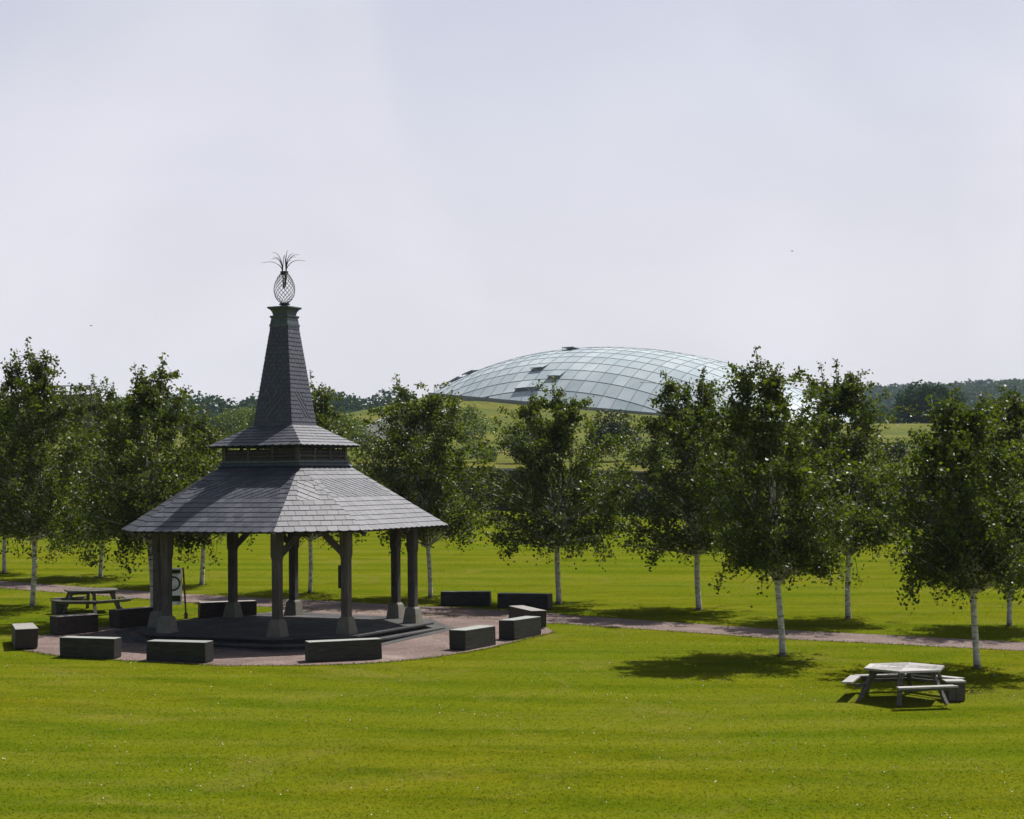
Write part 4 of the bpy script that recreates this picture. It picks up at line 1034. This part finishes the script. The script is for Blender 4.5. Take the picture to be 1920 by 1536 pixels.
def pane_mesh(name, lst):
    V, Fq = [], []
    for Vt in lst:
        n = len(Vt); b = len(V); V += list(Vt)+[v_-Vector((0, 0, .05)) for v_ in Vt]
        Fq += [tuple(b+i for i in range(n)), tuple(b+i for i in range(2*n-1, n-1, -1))]+[(b+i, b+n+i, b+n+(i+1) % n, b+(i+1) % n) for i in range(n)]
    return obj(name, V, Fq, MT['glass'], dome)
for sc, Vt in panes[:300]: pane_mesh('pane', [Vt])
tag(pane_mesh('far_panes', [p[1] for p in panes[300:]]), kind='stuff')
for k in range(1, NX):
    x = xs[k]; ym = DB*math.sqrt(max(0, 1-(x/DA)**2)); n = 20
    MB().tube([dsurf(x, -ym+2*ym*i/n, .02) for i in range(n+1)], .046, 5).build('arch', MT['bar'], dome)
for k in range(1, NY):
    y = ys[k]; xm = DA*math.sqrt(max(0, 1-(y/DB)**2)); n = 30
    MB().tube([dsurf(-xm+2*xm*i/n, y, .02) for i in range(n+1)], .045, 5).build('purlin', MT['bar'], dome)
m = MB(); K = 96; V = []
for k in range(K):
    t = 2*math.pi*k/K
    for sc, dz in ((1.0, .10), (1.025, .10), (1.025, -1.2), (1.0, -1.2)):
        x, y = DA*sc*math.cos(t), DB*sc*math.sin(t); p = EA*x+EB*y; V.append((p.x, p.y, dome_plane(x, y)+dz))
m.add(V, [(4*k+i, 4*k+(i+1) % 4, 4*((k+1) % K)+(i+1) % 4, 4*((k+1) % K)+i) for k in range(K) for i in range(4)])
m.build('ring_kerb', MT['concrete'], dome)
m = MB(); V = [(EA*DA*.98*math.cos(2*math.pi*k/48)+EB*DB*.98*math.sin(2*math.pi*k/48)) for k in range(48)]
m.add([(p.x, p.y, dome_plane(DA*.98*math.cos(2*math.pi*k/48), DB*.98*math.sin(2*math.pi*k/48))-.2) for k, p in enumerate(V)], [tuple(range(48))])
m.build('interior_floor', MT['interior'], dome)

# ------------------------------------------------------------------ small far things
rg = np.random.default_rng(77)
# concrete front cut into the bank
q0, q1, q2_ = hp_(650, 205), hp_(744, 235), hp_(862, 262)
cw = empty('earth_sheltered_building', q1, 'pale concrete front of a building cut into the bank left of the dome', 'building')
def slabp(pa, pb, tw, name, mt_, tk=.5):
    pa, pb = Vector(pa), Vector(pb); d = (pb-pa); n = Vector((d.y, -d.x, 0)).normalized()*tk
    V = [pa, pb, pb-Vector((0, 0, tw[1])), pa-Vector((0, 0, tw[0]))]; V2 = [v+n*-1 for v in V]
    obj(name, V+V2, [(0, 3, 2, 1), (4, 5, 6, 7), (0, 1, 5, 4), (1, 2, 6, 5), (2, 3, 7, 6), (3, 0, 4, 7)], mt_, cw, q1)
slabp(at(650, 822, 205), at(744, 773, 232), (1.5, 3.2), 'sloping_wall', MT['concrete'])
slabp(at(744.5, 776, 231), at(828, 778, 240), (3.5, 2.2), 'front_wall', MT['concrete'])
slabp(at(829, 774, 239), at(863, 756.5, 262), (2.2, 2.4), 'wing_wall', MT['concrete'])
slabp(at(742, 767, 230), at(832, 762, 238), (.45, .45), 'roof_edge', MT['flags'], 3)
# timber viewing deck behind the left birches
dk = at(118, 742, 200); deck_o = empty('viewing_deck', dk, 'brown timber deck with railings glimpsed over the left birch crowns', 'deck')
MB().box((dk.x, dk.y, dk.z-2.2), (8, 5, 4.4)).build('deck_base', MT['post'], deck_o, dk)
MB().box((dk.x, dk.y-2.4, dk.z+1.0), (8, .1, .12)).build('handrail', MT['post'], deck_o, dk)
for k in range(14): MB().box((dk.x-3.9+k*.6, dk.y-2.4, dk.z+.5), (.08, .08, .99)).build('baluster', MT['post'], deck_o, dk)
ml = at(427, 808, 170); mo = MB(); mo.tube([ml, at(419, 782, 170)], [.06, .035], 6)
tag(mo.build('thin_pole', MT['metal'], None), 'thin leaning pole left of the upper roof, against the woods', 'pole')
for (u, v_, d, lab) in ((171, 611, 150, 'tiny dark bird flying in the left sky'), (1485, 471, 150, 'tiny dark bird flying in the right sky')):
    p = at(u, v_, d); b_ = MB(); 
    b_.tube([(-.12, 0, 0), (0, 0, .01), (.14, 0, 0)], [.015, .035, .01], 6)
    b_.add([(0, 0, .02), (.06, .02, .02), (.02, .22, .05), (-.03, .2, .05)], [(0, 1, 2, 3)]); b_.add([(0, 0, .02), (.06, -.02, .02), (.02, -.22, .05), (-.03, -.2, .05)], [(3, 2, 1, 0)])
    o = b_.build('flying_bird', MT['bird']); o.location = p; tag(o, lab, 'bird', 'birds in the sky')

# ------------------------------------------------------------------ short grass and clover on the near lawn
def in_poly(x, y, poly):
    c = np.zeros(len(x), bool); n = len(poly)
    for i in range(n):
        x1, y1 = poly[i]; x2, y2 = poly[(i+1) % n]
        if y1 == y2: continue
        k = ((y1 > y) != (y2 > y)) & (x < (x2-x1)*(y-y1)/(y2-y1)+x1); c ^= k
    return c
rg = np.random.default_rng(3)
path_poly = ue+le[::-1]; court_poly = g2(court)
def scatter(n, ymin, ymax, k=.34):
    y = ymin*(ymax/ymin)**rg.random(n); x = (rg.random(n)*2-1)*y*k
    ok = ~in_poly(x, y, path_poly) & ~in_poly(x, y, court_poly); return x[ok], y[ok]
x, y = scatter(200000, 24, 75); n = len(x); z = ZC+_c-_n.x*x-_n.y*y
a = rg.random(n)*math.pi; h = rg.uniform(.008, .022, n); w = rg.uniform(.008, .018, n)
lean = rg.normal(size=(n, 2))*.022
P = np.zeros((n, 3, 3)); P[:, 0] = np.stack([x-np.cos(a)*w, y-np.sin(a)*w, z-.002], 1); P[:, 1] = np.stack([x+np.cos(a)*w, y+np.sin(a)*w, z-.002], 1); P[:, 2] = np.stack([x+lean[:, 0], y+lean[:, 1], z+h], 1)
tag(quads_obj('grass', P, MT['blades'], k=3), 'short mown grass of the lawn', 'grass', kind='stuff')
# longer unmown grass along the gravel edges, at the trunks and round the bench ends
ex, ey = [], []
def along(P, dens, closed=False):
    n = len(P)
    for i in range(n if closed else n-1):
        a_, b_ = P[i], P[(i+1) % n]; L_ = math.dist(a_, b_)
        if min(a_[1], b_[1]) < 20 or L_ > 30: continue
        k = int(L_*dens)
        for _ in range(k):
            t = rg.random(); ex.append(a_[0]+(b_[0]-a_[0])*t+rg.normal()*.065); ey.append(a_[1]+(b_[1]-a_[1])*t+rg.normal()*.065)
along(g2(densify(court[:19], 4)), 130); along(ue, 60); along(le, 80)
for (tu, tv) in ((60, 1138), (287, 1162), (1467, 1230), (1832, 1253), (8, 1075), (188, 1083), (378, 1097), (581, 1112), (807, 1122), (1048, 1133), (1311, 1145), (1591, 1161), (1893, 1175)):
    p = gp(tu, tv)
    for _ in range(150): a_ = rg.random()*6.28; r_ = .10+abs(rg.normal())*.10; ex.append(p.x+math.cos(a_)*r_); ey.append(p.y+math.sin(a_)*r_)
x = np.array(ex); y = np.array(ey); n = len(x); z = ZC+_c-_n.x*x-_n.y*y
a = rg.random(n)*math.pi; h = rg.uniform(.015, .055, n)**1.0; w = rg.uniform(.010, .02, n); lean = rg.normal(size=(n, 2))*.03
P = np.zeros((n, 3, 3)); P[:, 0] = np.stack([x-np.cos(a)*w, y-np.sin(a)*w, z-.002], 1); P[:, 1] = np.stack([x+np.cos(a)*w, y+np.sin(a)*w, z-.002], 1); P[:, 2] = np.stack([x+lean[:, 0], y+lean[:, 1], z+h], 1)
tag(quads_obj('edge_grass', P, MT['blades'], k=3), 'longer grass along the gravel edges and at the tree trunks', 'grass', kind='stuff')
# clover heads in loose drifts
cs = [];
for k in range(34):
    yy = rg.uniform(26, 44); xx = rg.uniform(-.31, .31)*yy; m_ = int(rg.integers(8, 42)); cs.append(np.stack([xx+rg.normal(size=m_)*1.0, yy+rg.normal(size=m_)*.6], 1))
cs.append(np.stack(scatter(700, 25, 50, .31), 1)); C2 = np.concatenate(cs); ok = ~in_poly(C2[:, 0], C2[:, 1], path_poly) & ~in_poly(C2[:, 0], C2[:, 1], court_poly); C2 = C2[ok]
C = np.stack([C2[:, 0], C2[:, 1], ZC+_c-_n.x*C2[:, 0]-_n.y*C2[:, 1]+.035], 1)
tag(quads_obj('clover_flowers', leaf_quads(C, .022, rg, 0, 1), MT['white_petal']), 'tiny white clover flowers scattered in the lawn', 'flowers', kind='stuff')

# ------------------------------------------------------------------ haze
hz = MB(); hz.box((0, 1150, 50), (3200, 2480, 220)); 
hm = bpy.data.materials.new('haze_air'); hm.use_nodes = True; hn = hm.node_tree; hn.nodes.clear()
pv = hn.nodes.new('ShaderNodeVolumePrincipled'); pv.inputs['Color'].default_value = (.70, .84, 1, 1); pv.inputs['Density'].default_value = .00013; pv.inputs['Anisotropy'].default_value = .2
hn.links.new(pv.outputs[0], hn.nodes.new('ShaderNodeOutputMaterial').inputs['Volume'])
tag(hz.build('haze', hm), 'thin summer haze over the whole view', 'haze', kind='stuff')
